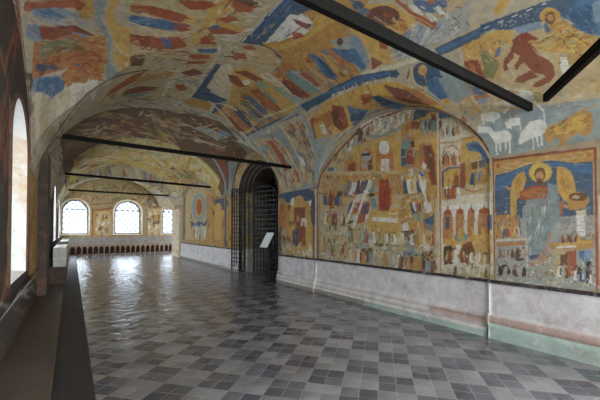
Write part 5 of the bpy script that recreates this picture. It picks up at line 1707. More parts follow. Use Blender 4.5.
def mat_glass():
    t=NT('old_window_glass')
    tr=t.n('ShaderNodeBsdfTransparent'); gl=t.n('ShaderNodeBsdfGlossy'); gl.inputs['Roughness'].default_value=.08
    tr.inputs[0].default_value=(.93,.96,1,1)
    mx=t.n('ShaderNodeMixShader'); mx.inputs[0].default_value=.05
    t.l(tr.outputs[0],mx.inputs[1]); t.l(gl.outputs[0],mx.inputs[2]); t.l(mx.outputs[0],t.out.inputs[0]); return t.m
M['glass']=mat_glass()
M['leftpier']=mat_noise('dark_painted_pier',srgb('#2a221c'),srgb('#43372c'),6,.85,0,.2,srgb('#5a4030'))
M['panelbrown']=mat_noise('brown_arcade_stone',srgb('#7a5a45'),srgb('#9a7a60'),9,.8)

# ---------------------------------------------------------------- mesh helpers
def link(name,me,mat,parent=None,kind=None):
    o=bpy.data.objects.new(name,me); COL.objects.link(o)
    if mat is not None: me.materials.append(mat)
    if parent is not None: o.parent=parent
    if kind: o['kind']=kind
    return o
class MB:
    def __init__(s): s.v=[];s.f=[]
    def add(s,v,f):
        b=len(s.v); s.v+= [tuple(map(float,p)) for p in v]; s.f+=[tuple(i+b for i in q) for q in f]; return s
    def box(s,x0,x1,y0,y1,z0,z1):
        return s.add([(x,y,z) for x in (x0,x1) for y in (y0,y1) for z in (z0,z1)],
            [(0,1,3,2),(4,6,7,5),(0,4,5,1),(2,3,7,6),(0,2,6,4),(1,5,7,3)])
    def bar(s,p,q,w,h,up=(0,0,1)):
        p,q=Vector(p),Vector(q); d=(q-p).normalized(); up=Vector(up)
        a=d.cross(up)
        if a.length<1e-4: a=d.cross(Vector((1,0,0)))
        a.normalize(); b=a.cross(d)
        v=[e+a*(sx*w/2)+b*(sy*h/2) for e in (p,q) for sx,sy in ((-1,-1),(1,-1),(1,1),(-1,1))]
        return s.add(v,[(3,2,1,0),(4,5,6,7),(0,1,5,4),(1,2,6,5),(2,3,7,6),(3,0,4,7)])
    def tube(s,pts,r,n=8):
        pts=[Vector(p) for p in pts]; rings=[]
        for i,p in enumerate(pts):
            d=(pts[min(i+1,len(pts)-1)]-pts[max(i-1,0)]).normalized()
            a=d.cross(Vector((0,0,1)))
            if a.length<1e-3: a=d.cross(Vector((1,0,0)))
            a.normalize(); b=a.cross(d)
            rings.append([p+a*r*math.cos(k*2*math.pi/n)+b*r*math.sin(k*2*math.pi/n) for k in range(n)])
        v=[q for R in rings for q in R]; f=[]
        for i in range(len(pts)-1):
            for k in range(n):
                f.append((i*n+k,i*n+(k+1)%n,(i+1)*n+(k+1)%n,(i+1)*n+k))
        f.append(tuple(range(n-1,-1,-1))); f.append(tuple((len(pts)-1)*n+k for k in range(n)))
        return s.add(v,f)
    def strip(s,A,B,closed=False):
        n=len(A); m=n if closed else n-1
        return s.add(list(A)+list(B),[(i,(i+1)%n,n+(i+1)%n,n+i) for i in range(m)])
    def build(s,name,mat,parent=None,kind=None,smooth=False):
        me=bpy.data.meshes.new(name); me.from_pydata(s.v,[],s.f); me.validate()
        if smooth:
            for p in me.polygons: p.use_smooth=True
        return link(name,me,mat,parent,kind)
def np_mesh(name,V,Q,mat,kind=None,colors=None,smooth=False,parent=None):
    me=bpy.data.meshes.new(name); V=np.asarray(V,np.float32);Q=np.asarray(Q,np.int32)
    me.vertices.add(len(V)); me.vertices.foreach_set('co',V.ravel())
    me.loops.add(Q.size); me.loops.foreach_set('vertex_index',Q.ravel())
    me.polygons.add(len(Q)); me.polygons.foreach_set('loop_start',np.arange(len(Q),dtype=np.int32)*4)
    me.polygons.foreach_set('loop_total',np.full(len(Q),4,np.int32))
    if smooth: me.polygons.foreach_set('use_smooth',np.ones(len(Q),bool))
    me.update(calc_edges=True)
    if colors is not None:
        a=me.color_attributes.new('paint','FLOAT_COLOR','POINT')
        c=np.ones((len(V),4),np.float32); c[:,:3]=colors; a.data.foreach_set('color',c.ravel())
    return link(name,me,mat,parent,kind)
def thing(name,label,cat,loc=(0,0,0),group=None):
    o=bpy.data.objects.new(name,None); COL.objects.link(o); o.location=loc
    o['label']=label;o['category']=cat
    if group:o['group']=group
    o.empty_display_size=.1
    return o
def tag(o,label,cat,group=None):
    o['label']=label;o['category']=cat
    if group:o['group']=group
    return o

# ---------------------------------------------------------------- fresco painter
class Canvas:
    """colours for the vertices of one plastered surface, in the surface's own metres"""
    def __init__(s,u,v,base):
        s.u=np.asarray(u,float);s.v=np.asarray(v,float)
        s.c=np.empty((len(s.u),3)); s.c[:]=base
        s.cell=.25; s.bins={}
        iu=np.floor(s.u/s.cell).astype(int); iv=np.floor(s.v/s.cell).astype(int)
        key=iu*100000+iv; o=np.argsort(key,kind='stable'); ks=key[o]
        cut=np.flatnonzero(np.diff(ks))+1
        for g in np.split(o,cut): s.bins[int(key[g[0]])]=g
    def near(s,u0,u1,v0,v1):
        L=[]
        for i in range(math.floor(u0/s.cell),math.floor(u1/s.cell)+1):
            for j in range(math.floor(v0/s.cell),math.floor(v1/s.cell)+1):
                g=s.bins.get(i*100000+j)
                if g is not None: L.append(g)
        return np.concatenate(L) if L else np.empty(0,int)
    def poly(s,P,col,a=1.):
        P=np.asarray(P,float)
        g=s.near(P[:,0].min(),P[:,0].max(),P[:,1].min(),P[:,1].max())
        if not len(g): return
        u=s.u[g];v=s.v[g]; ins=np.zeros(len(g),bool)
        for (x1,y1),(x2,y2) in zip(P,np.roll(P,-1,0)):
            if y1==y2: continue
            ins^=((y1>v)!=(y2>v))&(u<(x2-x1)*(v-y1)/(y2-y1)+x1)
        k=g[ins]; s.c[k]=s.c[k]*(1-a)+np.asarray(col)*a
def strokes(cv,u0,u1,v0,v1,n,L,W,ang,cols,seed,a=.85,jit=.3):
    r=random.Random(seed)
    for _ in range(n):
        cu,cv_=r.uniform(u0,u1),r.uniform(v0,v1); l=L*r.uniform(.5,1.3)/2; w=W*r.uniform(.5,1.3)/2; t=ang+r.gauss(0,jit)
        d=np.array((math.cos(t),math.sin(t)));e=np.array((-d[1],d[0])); c=np.array((cu,cv_))
        cv.poly([c-d*l,c-d*l*.4+e*w,c+d*l*.5+e*w*.8,c+d*l,c+d*l*.4-e*w,c-d*l*.5-e*w*.9],r.choice(cols),a)
PAL={k:srgb(h) for k,h in PALETTE.items()}
def inside_poly(x,y,P):
    c=False
    for (x1,y1),(x2,y2) in zip(P,P[1:]+P[:1]):
        if (y1>y)!=(y2>y) and x<(x2-x1)*(y-y1)/(y2-y1)+x1: c=not c
    return c
def brush(cv,cols,par,P,seed):
    """n tapered brush strokes inside a region; (a b; c d) turns the stroke frame into wall metres"""
    n,al,L,W,A,J,a,b,c,d=par; r=random.Random(seed); cols=[PAL[k] for k in cols]
    xs=[p[0] for p in P];ys=[p[1] for p in P]; m=tr=0
    while m<n and tr<n*30:
        tr+=1; x,y=r.uniform(min(xs),max(xs)),r.uniform(min(ys),max(ys))
        if not inside_poly(x,y,P): continue
        m+=1; t=math.radians(A+r.gauss(0,J)); l=L*r.uniform(.5,1.4)/2; w=W*r.uniform(.55,1.25)/2
        dx,dy=math.cos(t),math.sin(t)
        f=lambda s,q:(x+a*(dx*s-dy*q)+b*(dy*s+dx*q),y+c*(dx*s-dy*q)+d*(dy*s+dx*q))
        cv.poly([f(-l,0),f(-.3*l,w),f(.6*l,w*.8),f(l,0),f(.4*l,-w*.8),f(-.5*l,-w)],r.choice(cols),al/100*r.uniform(.55,.95))
def play(cv,key):
    for i,row in enumerate(PAINT.get(key,'').split('\n')):
        if not row.strip(): continue
        c,a,pts=row.split(':')
        P=[float(q)*.005 for q in pts.split(',')]; P=list(zip(P[0::2],P[1::2]))
        if c[0]=='~': brush(cv,c[1:].split(),[float(q) for q in a.split(',')],P,i)
        else: cv.poly(P,PAL[c],int(a)/100 if a else .92)
OCH=[PAL[k] for k in ('ochre','sand','umber','pale','rust','blue','grey','olive')]

# ---------------------------------------------------------------- wall builder (columns of quads with arched openings)
def arch_top(u,o):
    c=(o[0]+o[1])/2;h=(o[1]-o[0])/2; q=min(1,abs(u-c)/h)
    return o[3]+(o[4]-o[3])*math.sqrt(max(0,1-q*q))
def wall_cols(us,ops,zb,zt,dz):
    """us: column edges. ops: (u0,u1,sill,spring,top). returns arrays of (u,z) and quads"""
    U=[];Z=[];Q=[];n0=0
    for a,b in zip(us[:-1],us[1:]):
        m=(a+b)/2; op=next((o for o in ops if o[0]<m<o[1]),None)
        za,zb_=zt(a),zt(b)
        if op is None: spans=[((zb,za),(zb,zb_))]
        else:
            spans=[((zb,op[2]),(zb,op[2]))] if op[2]>zb else []
            spans.append(((min(arch_top(a,op),za),za),(min(arch_top(b,op),zb_),zb_)))
        for (l0,l1),(r0,r1) in spans:
            k=max(1,int(math.ceil(max(l1-l0,r1-r0)/dz)))
            t=np.linspace(0,1,k+1)
            U+= [np.full(k+1,a),np.full(k+1,b)]; Z+=[l0+(l1-l0)*t,r0+(r1-r0)*t]
            i=np.arange(k)+n0; Q.append(np.stack([i,i+k+1,i+k+2,i+1],1)); n0+=2*(k+1)
    return np.concatenate(U),np.concatenate(Z),np.concatenate(Q)
def cuts(segs,ops,nop=28):
    """segs: (a,b,step)"""
    s=set()
    for a,b,d in segs:
        for x in np.linspace(a,b,max(2,int(round((b-a)/d))+1)): s.add(round(float(x),4))
    s=[x for x in s if not any(o[0]<x<o[1] for o in ops)]
    for o in ops:
        c=(o[0]+o[1])/2;h=(o[1]-o[0])/2
        s+= [round(c-h*math.cos(math.pi*k/nop),4) for k in range(nop+1)]
    s=sorted(set(s)); out=[s[0]]
    for x in s[1:]:
        if x-out[-1]>1e-3: out.append(x)
    return out
def outline(o,n=24,scale=1.,dz=0.):
    """open polyline round an arched opening: bottom left, up, over, down"""
    c=(o[0]+o[1])/2;h=(o[1]-o[0])/2*scale
    rise=(o[4]-o[3])*scale
    P=[(c-h,o[2]+dz)]
    P+=[(c-h*math.cos(math.pi*k/n),o[3]+rise*math.sin(math.pi*k/n)) for k in range(n+1)]
    P.append((c+h,o[2]+dz)); return P

# ---------------------------------------------------------------- ceiling
ts=np.concatenate([np.linspace(0,1.5,190),np.linspace(1.5,math.pi,360)[1:]])
ys=np.concatenate([np.arange(-6,-.0,.08),np.arange(0,1,.02),np.arange(1,6.5,.013),np.arange(6.5,9.5,.02),np.arange(9.5,15,.035),np.arange(15,25.05,.06)])
X=XC-XA*np.cos(ts)
S=ts*2.62                                   # metres along the vault from the left wall
gx,gy=np.meshgrid(X,ys,indexing='ij'); gs,_=np.meshgrid(S,ys,indexing='ij')
gz=ceil_z(gx,gy); gx=gx.copy(); gx[0]-=.06; gx[-1]+=.06   # edges run into the walls
nt,ny=gx.shape
idx=np.arange(nt*ny).reshape(nt,ny)
quads=np.stack([idx[:-1,:-1],idx[1:,:-1],idx[1:,1:],idx[:-1,1:]],-1).reshape(-1,4)[:, ::-1]
cc=Canvas(gs.ravel(),gy.ravel(),PAL['vault'])
ceil_cols=[PAL[k] for k in ('ochre','sand','umber','pale','rust','blue','grey','olive','sand','grey')]
paint_ceiling(cc)
np_mesh('ceiling',np.stack([gx.ravel(),gy.ravel(),gz.ravel()],1),quads,M['fresco'],'structure',cc.c,True)

# ---------------------------------------------------------------- right wall
PORTAL=(8.72,11.42,0.0,2.95,3.92)
round_in=lambda y: .10*np.clip((np.asarray(y)-8.22)/.5,0,1)**2*(np.asarray(y)<9)   # rounded corner beside the portal
def zr(u):
    return float(ceil_z(XR,u))+.5
opsR=[(-5.4,-3.0,.85,2.7,3.7),(-2.7,-.4,.85,2.7,3.7),(PORTAL[0],PORTAL[1],.82,PORTAL[3],PORTAL[4]),(20.85,25.2,.82,2.6,3.95)]  # first two openings are unseen, added to light the left vault
us=cuts([(-6,.9,.06),(.9,2.5,.009),(2.5,7.,.012),(7.,8.7,.015),(8.7,12,.03),(12,20.85,.03)],opsR)
u,z,q=wall_cols(us,opsR,.82,zr,.011)
def recess(u,z):
    s=np.abs(u-4.58)/2.14
    top=ZS+(3.92-ZS)*np.clip(1-np.clip(s,0,1)**1.8,0,1)**(1/1.8)
    return np.where(((s<1)&(z<top))|((z>2.62)&(u<8.72)),0.,-.03)
cw=Canvas(u,z,PAL['wallbase'])
paint_wall(cw)
np_mesh('wall_right',np.stack([XR+recess(u,z)+round_in(u),u,z],1),q[:,::-1],M['fresco'],'structure',cw.c)

# dado, string course and plinth below the paintings (a profile swept along the wall)
def sweep(name,prof,ya,yb,col_of,mat,step=.06):
    yy=np.linspace(ya,yb,max(2,int((yb-ya)/step)+1)); P=[]
    for (x0,z0),(x1,z1) in zip(prof[:-1],prof[1:]):
        k=max(1,int(math.hypot(x1-x0,z1-z0)/.03)); P+=[(x0+(x1-x0)*i/k,z0+(z1-z0)*i/k) for i in range(k)]
    P.append(prof[-1]); P=np.array(P); n=len(P)
    V=np.array([(px+float(round_in(y)),y,pz) for y in yy for px,pz in P])
    idx=np.arange(len(yy)*n).reshape(len(yy),n)
    Q=np.stack([idx[:-1,:-1],idx[:-1,1:],idx[1:,1:],idx[1:,:-1]],-1).reshape(-1,4)
    o=np_mesh(name,V,Q,mat,'structure',np.array([col_of(v) for v in V]))
    me=o.data; bm=bmesh.new(); bm.from_mesh(me); bm.verts.ensure_lookup_table()
    xb=float(max(p[0] for p in prof))+.06
    for o_,rev in ((0,1),(len(V)-n,-1)):
        y_=V[o_][1]; bk=[bm.verts.new((xb,y_,P[-1][1])),bm.verts.new((xb,y_,P[0][1]))]; bm.verts.ensure_lookup_table()
        bm.faces.new(([bm.verts[o_+i] for i in range(n)]+bk)[::rev]); bm.verts.ensure_lookup_table()
    bm.to_mesh(me); bm.free()
    return o
def dado_col(v):
    x,y,z=v; y=y+.03*math.sin(z*23)
    near=y<2.52
    if z>.80: return PAL['string']
    if near:
        if z<.215: return PAL['plgreen']
        if z<.345: return PAL['plpink']
    else:
        if z<.10: return PAL['plgreen'] if y<5 else PAL['plgrey']
        if z<.17: return PAL['plwhite']
        if z<.30: return PAL['plpink'] if y<3.4 else PAL['plwhite']
    return PAL['dado']
def profile(f):
    return [(f-.085,0),(f-.085,.115),(f-.05,.13),(f-.05,.145),(f-.07,.16),(f-.07,.215),(f-.03,.235),(f-.03,.25),(f-.045,.265),(f-.045,.31),(f-.012,.34),(f,.36),(f,.80),(f-.035,.805),(f-.04,.835),(f-.035,.85),(f+.03,.85)]
pn=[(5.05,0),(5.05,.19),(5.085,.21),(5.085,.222),(5.06,.235),(5.06,.315),(5.095,.345),(5.115,.36),(5.115,.80),(5.08,.805),(5.075,.835),(5.08,.85),(5.15,.85)]
sweep('baseboard_right',pn,-6,2.46,dado_col,M['limewash'])
sweep('baseboard_right',profile(5.15),2.46,6.72,dado_col,M['limewash'])
sweep('baseboard_right',profile(5.12),6.72,8.72,dado_col,M['limewash'])
sweep('baseboard_right',profile(5.12),11.42,20.85,dado_col,M['limewash'])
MB().box(5.05,5.2,2.44,2.46,0,.36).build('trim_5',M['whitestone'],None,'structure')
core=MB(); core.box(5.155,5.38,-6,8.3,0,.9).box(5.36,5.6,8.3,8.72,0,.9).box(5.155,5.4,11.5,20.85,0,.9).build('wall_core',M['dark'],None,'structure')

# ---------------------------------------------------------------- portal behind the gate
def arch_ring(o,x0,x1,scale0,scale1,mb,jm,n=28):
    A=[(x0,p[0],p[1]) for p in outline(o,n,scale0)];B=[(x1,p[0],p[1]) for p in outline(o,n,scale1)]
    mb.strip(A[1:-1],B[1:-1])
    cut=lambda p:(p[0],p[1],.85)
    if x0<5.2: A[0]=(5.215,)+A[0][1:]; A[1]=(5.215,)+A[1][1:]
    for a0,a1,b0,b1 in ((A[0],A[1],B[0],B[1]),(A[-1],A[-2],B[-1],B[-2])):
        jm[0].strip([a0,cut(a0)],[b0,cut(b0)]); jm[1].strip([cut(a0),a1],[cut(b0),b1])
pt=MB(); jm=(MB(),MB())
for k,(x0,x1,s0,s1) in enumerate([(5.11,5.26,1,1),(5.26,5.26,1,.93),(5.26,5.38,.93,.93),(5.38,5.38,.93,.85),(5.38,5.50,.85,.85),(5.50,5.50,.85,.78),(5.50,6.2,.78,.78)]):
    arch_ring(PORTAL,x0,x1,s0,s1,pt,jm)
pt.build('trim_1',M['carved'],None,'structure'); jm[0].build('trim_6',M['whitestone'],None,'structure'); jm[1].build('trim_7',M['jambpaint'],None,'structure')
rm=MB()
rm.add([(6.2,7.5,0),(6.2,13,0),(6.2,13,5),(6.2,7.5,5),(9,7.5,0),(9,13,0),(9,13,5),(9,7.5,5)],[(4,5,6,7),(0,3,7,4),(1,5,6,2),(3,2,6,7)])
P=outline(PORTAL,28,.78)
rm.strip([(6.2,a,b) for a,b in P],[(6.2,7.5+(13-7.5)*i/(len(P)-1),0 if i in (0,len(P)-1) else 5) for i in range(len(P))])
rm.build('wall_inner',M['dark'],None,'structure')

# ---------------------------------------------------------------- left wall with its windows
WL=[(-3.9,-1.9,.91,2.7,3.5),(.6,2.5,.91,2.7,3.5),(5.2,7.05,.91,2.72,3.42),(10.7,13.3,1.1,2.5,3.5),(16.2,19.0,1.1,2.5,3.5),(22.0,24.7,1.1,2.5,3.5)]
us=cuts([(-6,0,.08),(0,9,.025),(9,25,.06)],WL)
zl=lambda u: float(ceil_z(XL,u))+.3
u,z,q=wall_cols(us,WL,0,zl,.04)
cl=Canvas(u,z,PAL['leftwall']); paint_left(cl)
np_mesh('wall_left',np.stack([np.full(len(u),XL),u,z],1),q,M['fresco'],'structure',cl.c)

def window(name,o,to3,depth,splay,nlat,mats=('reveal','frame','lead','glass','reveal'),sillslope=.12,kind='structure'):
    """o: opening in the wall's inner face; to3(u,z,d): d metres outwards"""
    root=bpy.data.objects.new(name,None); COL.objects.link(root); root['kind']='structure'
    c=(o[0]+o[1])/2
    inner=outline(o); outer=outline(o,24,splay,sillslope)
    mb=MB()
    mb.strip([to3(a,b,0) for a,b in inner],[to3(a,b,depth) for a,b in outer])
    A=[to3(*inner[0],0),to3(*inner[-1],0)];B=[to3(*outer[0],depth),to3(*outer[-1],depth)]
    mb.strip(A,B)
    n=len(outer)
    # plaster border standing 3 cm proud round the opening
    big=[(c+(a-c)*1.07,b+(0 if i in (0,n-1) else .05)) for i,(a,b) in enumerate(inner)]
    rv=mb.build('reveal',M[mats[0]],root)
    tr=MB(); pr=-.025
    tr.strip([to3(a,b,pr) for a,b in inner],[to3(a,b,pr) for a,b in big]); tr.strip([to3(a,b,pr) for a,b in inner],[to3(a,b,0) for a,b in inner]); tr.strip([to3(a,b,pr) for a,b in big],[to3(a,b,0) for a,b in big])
    tr.build('border',M[mats[4]],root)
    # frame
    fr=MB(); oo=(c-(o[1]-o[0])/2*splay,c+(o[1]-o[0])/2*splay,o[2]+sillslope,o[3],o[3]+(o[4]-o[3])*splay)
    w=.07
    outp=[(a,b) for a,b in outline(oo)]; sc=1-w/((oo[1]-oo[0])/2)
    inp=[(c+(a-c)*sc,(b-w if i not in (0,n-1) else b+w)) for i,(a,b) in enumerate(outp)]
    d0,d1=depth-.09,depth-.02
    for A_,B_,da,db in ((outp,inp,d0,d0),(inp,inp,d0,d1),(outp,inp,d1,d1)):
        fr.strip([to3(a,b,da) for a,b in A_],[to3(a,b,db) for a,b in B_],True)
    fr.build('frame',M[mats[1]],root)
    # lead lattice clipped to the arch
    la=MB(); g=(oo[1]-oo[0])/nlat; asp=1.25
    def inside(a,b): return oo[0]+w*.6<a<oo[1]-w*.6 and oo[2]+w*.6<b<arch_top(a,oo)-w*.5
    H=oo[4]-oo[2]; W=oo[1]-oo[0]
    for sgn in (1,-1):
        k=-40
        while k<60:
            t=np.linspace(-1,1,161)*(H+W); a=c+t*.62; b=oo[2]+k*g*asp+sgn*t*.62*asp
            ok=[inside(x,y) for x,y in zip(a,b)]
            if any(ok):
                i0=ok.index(True);i1=len(ok)-1-ok[::-1].index(True)
                if i1>i0: la.bar(to3(a[i0],b[i0],depth-.055),to3(a[i1],b[i1],depth-.055),.085,.04)
            k+=1
    la.bar(to3(oo[0]+.03,oo[3]+.1,depth-.06),to3(oo[1]-.03,oo[3]+.1,depth-.06),.035,.05)
    la.build('lattice',M[mats[2]],root)
    gl=MB(); pts=[to3(a,b,depth-.04) for a,b in inp]; gl.add(pts,[tuple(range(len(pts)))]); gl.build('pane',M[mats[3]],root)
    return root
for i,o in enumerate(WL):
    window('window_%d'%(i+4),o,lambda a,b,d: (XL-d,a,b),(.85 if i<3 else .6),(.66,.66,.72,.86,.86,.86)[i],7,('daylitplaster','frame','lead','glass','darkplaster'))

# end wall
EX=8.6
WE=[(-.60,.90,1.22,2.75,3.5),(2.27,3.97,1.22,2.75,3.55),(5.3,7.0,1.22,2.75,3.55)]
us=cuts([(XL,EX,.04)],WE)
ze=lambda u: float(ceil_z(min(u,XR),25.0))+.05 if u<XR else 4.0
u,z,q=wall_cols(us,WE,0,ze,.05)
ce=Canvas(u,z,PAL['endbase']); paint_end(ce)
np_mesh('wall_end',np.stack([u,np.full(len(u),25.),z],1),q,M['fresco'],'structure',ce.c)
for i,o in enumerate(WE): window('window_%d'%(i+1),o,lambda a,b,d:(a,25.+d,b),.36,.93,5,sillslope=.05)
# the gallery turns the corner to the right in the end bay
yy=np.linspace(20.85,25.05,40); V=[];Q=[]
for y in yy: V+=[(XR-.05,y,min(4.0,float(ceil_z(XR,y)))),(EX,y,min(4.0,float(ceil_z(XR,y))))]
cs=MB().add(V,[(2*i,2*i+1,2*i+3,2*i+2) for i in range(len(yy)-1)])
cs.build('ceiling_corner',M['jambpaint'],None,'structure')
WC=[(21.2,24.7,.3,2.9,3.85)]
us=cuts([(20.85,25.0,.1)],WC); u,z,q=wall_cols(us,WC,0,lambda x:4.2,.1)
np_mesh('wall_corner',np.stack([np.full(len(u),EX),u,z],1),q,M['reveal'],'structure')
window('window_10',WC[0],lambda a,b,d:(EX+d,a,b),.36,.93,6)  # unseen window, added to brighten the end bay
MB().add([(XR-.03,20.85,0),(EX,20.85,0),(EX,20.85,4.2),(XR-.03,20.85,4.2)],[(0,1,2,3)]).build('wall_return',M['jambpaint'],None,'structure')
# pier carrying the last transverse arch
MB().box(4.98,XR+.05,19.3,20.85,0,2.75).build('wall_pier',M['reveal'],None,'structure')
# back of the gallery behind the camera; its unseen windows are added to brighten the near bay
WB=[(-.2,1.4,.8,2.9,3.7),(1.75,3.35,.8,2.9,3.9),(3.6,4.9,.8,2.6,3.3)]
us=cuts([(XL,XR,.1)],WB); u,z,q=wall_cols(us,WB,0,lambda x:5.2,.1)
np_mesh('wall_back',np.stack([u,np.full(len(u),-6.),z],1),q,M['reveal'],'structure')

# unseen slabs added above and behind the walls to block stray outside light
MB().box(-.7,9.3,0,25.04,5.35,5.6).box(-.7,5.3,-6.1,0,5.35,5.6).build('roof_light_block',M['dark'],None,'structure')
MB().box(9.05,9.3,.0,20.9,0,5.35).box(5.3,9.3,-.1,.1,0,5.35).box(5.3,9.05,20.88,20.95,0,5.35).build('wall_light_block',M['dark'],None,'structure')
# ---------------------------------------------------------------- floor
MB().add([(.2,-6,0),(9,-6,0),(9,25.1,0),(.2,25.1,0)],[(0,1,2,3)]).build('floor',M['floor'],None,'structure')
fb=MB(); fb.add([(-.75,-6,-.0),(.2,-6,0),(.2,25.1,0),(-.75,25.1,0)],[(0,1,2,3)]); fb.build('floor_shaded_border',M['border'],None,'structure')  # dark strip beside the ledge; shade and reflection are put into its colour
MB().box(XL-.02,-.15,-6,10.85,0,.15).build('trim_2',M['ledge'],None,'structure')
# left pier between the near window and the next bay
MB().box(XL-.05,-.45,9.15,10.3,0,3.3).build('trim_3',M['leftpier'],None,'structure')

# ---------------------------------------------------------------- stone bench along the left wall
t=thing('stone_bench','stone bench with light grey end slab along left wall beyond the pier','bench',(-.3,10.85,0))
def ch(o,t): o.parent=t; o.matrix_parent_inverse=Matrix.Translation(-t.location); return o
ch(MB().box(-.58,-.13,10.86,22.0,0,.60).build('base',M['darkstone']),t)
s=MB(); s.box(-.40,-.115,10.80,22.0,.60,1.10); ch(s.build('slab',M['whitestone']),t)

# ---------------------------------------------------------------- arcaded bench below the end windows
t=thing('arcaded_bench','long stone bench with a row of small dark arches under the end windows','bench',(3,24.6,0))
na=24; xa,xb=-.1,7.1; pw=(xb-xa)/na
ops=[(xa+pw*(i+.12),xa+pw*(i+.88),.03,.30,.50) for i in range(na)]
us=cuts([(xa,xb,.3)],ops,8)
u,z,q=wall_cols(us,ops,0,lambda x:.58,.3)
V=np.stack([u,np.full(len(u),24.42),z],1)
o=np_mesh('arcade_panel',V,q,M['panelbrown'],None); o.modifiers.new('thick','SOLIDIFY').thickness=-.06; ch(o,t)
ch(MB().box(xa,xb,24.62,24.9,0,.57).build('base',M['darkstone']),t)
ch(MB().box(xa,xb+.02,24.38,24.98,.58,.66).build('seat',M['greystone']),t)
ch(MB().box(xa,xb+.02,24.86,24.985,.66,1.08).build('back',M['greystone']),t)

# ---------------------------------------------------------------- iron tie bars
def tie(p,q,label,w=.05,h=.085):
    o=MB().bar(p,q,w,h).build('iron_tie_bar',M['iron'])
    return tag(o,label,'tie bar','iron tie bars across the vault')
tie((5.03,1.858,3.225),(-.42,1.858,3.235),'black iron tie bar crossing the upper right vault, nearest straight across',.055,.10)
tie((5.01,1.68,3.29),(-.5,-2.5,3.29),'black iron tie bar set diagonally above the winged saint, at the top right',.055,.10)
tie((5.08,7.73,3.33),(-.17,7.73,3.37),'iron tie bar in front of the gate, second across the gallery')
tie((4.95,14.0,3.42),(-.22,14.0,3.52),'iron tie bar beyond the gate, third across the gallery')
tie((4.86,21.0,3.62),(-.2,21.0,3.64),'farthest thin iron tie bar just before the end windows')

# ---------------------------------------------------------------- lattice gate
def gate_leaf(label,hinge,free,hh,hf,cell=.155):
    h,f=Vector(hinge),Vector(free); W=(f-h).length; d=(f-h)/W
    t=thing('iron_gate_leaf',label,'gate',hinge,'leaves of the iron gate')
    top=lambda k: hh+(hf-hh)*math.sqrt(max(0,1-(1-k)**2)) if hf>hh else hh
    P=lambda k,z: h+d*(W*k)+Vector((0,0,z))
    ch(MB().bar(P(0,.03),P(0,hh+.04),.05,.05).build('hinge_stile',M['gate']),t)
    ch(MB().bar(P(1,.03),P(1,hf),.045,.045).build('meeting_stile',M['gate']),t)
    ks=np.linspace(0,1,12)
    ch(MB().tube([P(k,top(k)) for k in ks],.025,6).build('top_rail',M['gate']),t)
    ch(MB().bar(P(0,.06),P(1,.06),.04,.05).build('bottom_rail',M['gate']),t)
    n=max(2,int(round(W/cell)))
    for i in range(1,n):
        k=i/n; ch(MB().bar(P(k,.06),P(k,top(k)),.03,.022,(d.x,d.y,0)).build('upright',M['gate']),t)
    z=.06+cell
    while z<max(hh,hf)-.06:
        k0=0
        if z>hh: k0=next((k for k in np.linspace(0,1,50) if top(k)>z),1)
        if k0<.95: ch(MB().bar(P(k0,z),P(1,z),.022,.03).build('crossbar',M['gate']),t)
        z+=cell
    return t
gate_leaf('left leaf of the black iron lattice gate, folded back against the portal jamb',(5.16,11.02,0),(5.03,11.86,0),2.92,3.12)
gate_leaf('right leaf of the black iron lattice gate, beside the white information stand',(5.40,9.10,0),(5.08,10.1,0),2.72,3.15)
# wooden door standing open inside the portal
t=thing('wooden_door','dark red-brown wooden door standing open behind the iron gate','door',(6.3,11.1,0))
a=Vector((6.28,11.05,0)); e=Vector((6.9,11.9,0)); dd=(e-a).normalized()
for k in range(4):
    ch(MB().bar(a+dd*(.26*k+.13)+Vector((0,0,.03)),a+dd*(.26*k+.13)+Vector((0,0,2.5)),.25,.05,tuple(dd)).build('plank',M['wood']),t)
for z0 in (.5,1.9):
    ch(MB().bar(a+Vector((0,-.05,z0)),a+dd*1.0+Vector((0,-.05,z0)),.03,.09).build('strap',M['gate']),t)

# ---------------------------------------------------------------- information stand
t=thing('information_stand','small stand with a tilted white information panel beside the iron gate','stand',(5.0,9.0,0))
b=Vector((4.86,8.66,0))
ch(MB().box(b.x-.15,b.x+.15,b.y-.17,b.y+.17,0,.035).build('base',M['gate']),t)
ch(MB().box(b.x-.025,b.x+.025,b.y-.025,b.y+.025,.03,1.12).build('post',M['gate']),t)
c=Vector((4.81,8.70,1.27)); un=Vector((.35,-.9,0)).normalized(); up=Vector((.55,.25,.72)).normalized(); nn=un.cross(up).normalized()
if nn.y>0: nn=-nn
def slab(w,h,d,off,mat,name):
    o=c+nn*off; v=[o+un*(sx*w/2)+up*(sy*h/2)+nn*(sz*d/2) for sx in (-1,1) for sy in (-1,1) for sz in (-1,1)]
    ob=MB().add(v,[(0,1,3,2),(4,6,7,5),(0,4,5,1),(2,3,7,6),(0,2,6,4),(1,5,7,3)]).build(name,mat); return ch(ob,t)
slab(.34,.62,.03,-.02,M['gate'],'backing'); slab(.28,.56,.012,.002,M['panel'],'panel')

# ---------------------------------------------------------------- handrail on the left wall
t=thing('wall_handrail','slim steel handrail on the left wall below the near window','handrail',(-.55,5,.75))
ch(MB().tube([(-.54,y,.765) for y in (-2,2,5,8.55)]+[(-.60,8.62,.765)],.015,10).build('rail',M['steel'],None,None,True),t)
for y in (1.,3.2,5.4,7.6):
    ch(MB().tube([(-.63,y,.70),(-.57,y,.70),(-.54,y,.755)],.012,8).build('bracket',M['gate']),t)

# ---------------------------------------------------------------- light
W=bpy.data.worlds.new('sky'); SC.world=W; W.use_nodes=True
wt=W.node_tree; bg=wt.nodes['Background']
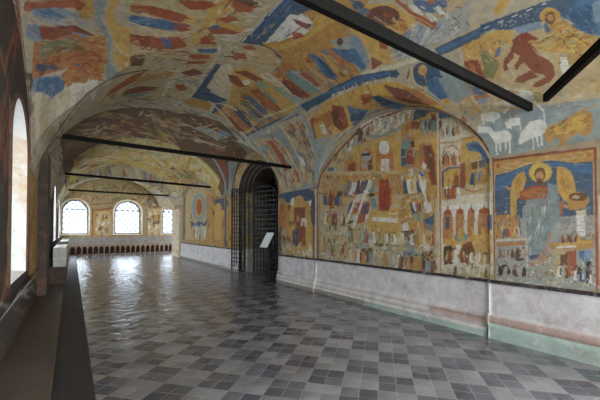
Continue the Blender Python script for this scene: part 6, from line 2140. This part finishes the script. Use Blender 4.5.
# bright hazy sky all round; a dimmer low band is added beyond the end windows against glare
def wn(op,a,b=None):
    n=wt.nodes.new('ShaderNodeMath'); n.operation=op
    for k,v in enumerate((a,b)):
        if v is None: continue
        if isinstance(v,(int,float)): n.inputs[k].default_value=v
        else: wt.links.new(v,n.inputs[k])
    return n.outputs[0]
def wmap(v,a,b,c,d):
    n=wt.nodes.new('ShaderNodeMapRange'); n.interpolation_type='SMOOTHSTEP'; wt.links.new(v,n.inputs[0])
    for k,q in enumerate((a,b,c,d)): n.inputs[k+1].default_value=q
    return n.outputs[0]
gd=wt.nodes.new('ShaderNodeTexCoord'); sp=wt.nodes.new('ShaderNodeSeparateXYZ'); wt.links.new(gd.outputs['Generated'],sp.inputs[0])
low=wn('MULTIPLY',wmap(sp.outputs[1],.55,.8,0.,1.),wmap(sp.outputs[2],.17,.27,1.,0.))
wt.links.new(wmap(low,0.,1.,SKY,SKYLOW),bg.inputs[1])
bg.inputs[0].default_value=SKYCOL
def portal(loc,normal,w,h):
    l=bpy.data.lights.new('daylight_portal','AREA'); l.shape='RECTANGLE'; l.size=w; l.size_y=h; l.cycles.is_portal=True
    o=bpy.data.objects.new('daylight_portal',l); COL.objects.link(o); o.location=loc
    o.rotation_euler=Vector(normal).to_track_quat('-Z','Y').to_euler()
for o in WL: portal((XL-(.80 if o[0]<9 else .56),(o[0]+o[1])/2,(o[2]+o[4])/2+.05),(1,0,0),(o[1]-o[0])*(.72 if o[0]<9 else .86),(o[4]-o[2])*.95)
for o in WB: portal(((o[0]+o[1])/2,-6.02,(o[2]+o[4])/2),(0,1,0),(o[1]-o[0]),(o[4]-o[2]))
for o in opsR[:2]: portal((XR+.02,(o[0]+o[1])/2,(o[2]+o[4])/2),(-1,0,0),o[1]-o[0],o[4]-o[2])
for o in WC: portal((EX+.4,(o[0]+o[1])/2,(o[2]+o[4])/2),(-1,0,0),o[1]-o[0],o[4]-o[2])
for o in WE: portal(((o[0]+o[1])/2,25.38,(o[2]+o[4])/2),(0,-1,0),(o[1]-o[0])*.88,(o[4]-o[2])*.95)

# ---------------------------------------------------------------- camera
cam=bpy.data.cameras.new('camera'); co=bpy.data.objects.new('camera',cam); COL.objects.link(co); SC.camera=co
F_PX=330.; cam.sensor_fit='HORIZONTAL'; cam.sensor_width=36; cam.lens=36*F_PX/600; cam.clip_start=.05
pitch=math.radians(1.); yaw=math.atan((300-72)*math.cos(pitch)/F_PX)
fw=Vector((math.sin(yaw)*math.cos(pitch),math.cos(yaw)*math.cos(pitch),math.sin(pitch)))
co.location=(0,0,1.6); co.rotation_euler=fw.to_track_quat('-Z','Y').to_euler()
cam.shift_y=(229-F_PX*math.tan(pitch)-200)/600
vs=SC.view_settings; SC.display_settings.display_device='sRGB'
vs.view_transform='Standard'; vs.look='None'; vs.gamma=1; vs.use_curve_mapping=False; vs.exposure=EXPO
SC.cycles.use_denoising=True; SC.cycles.max_bounces=10; SC.cycles.diffuse_bounces=6; SC.cycles.sample_clamp_indirect=8
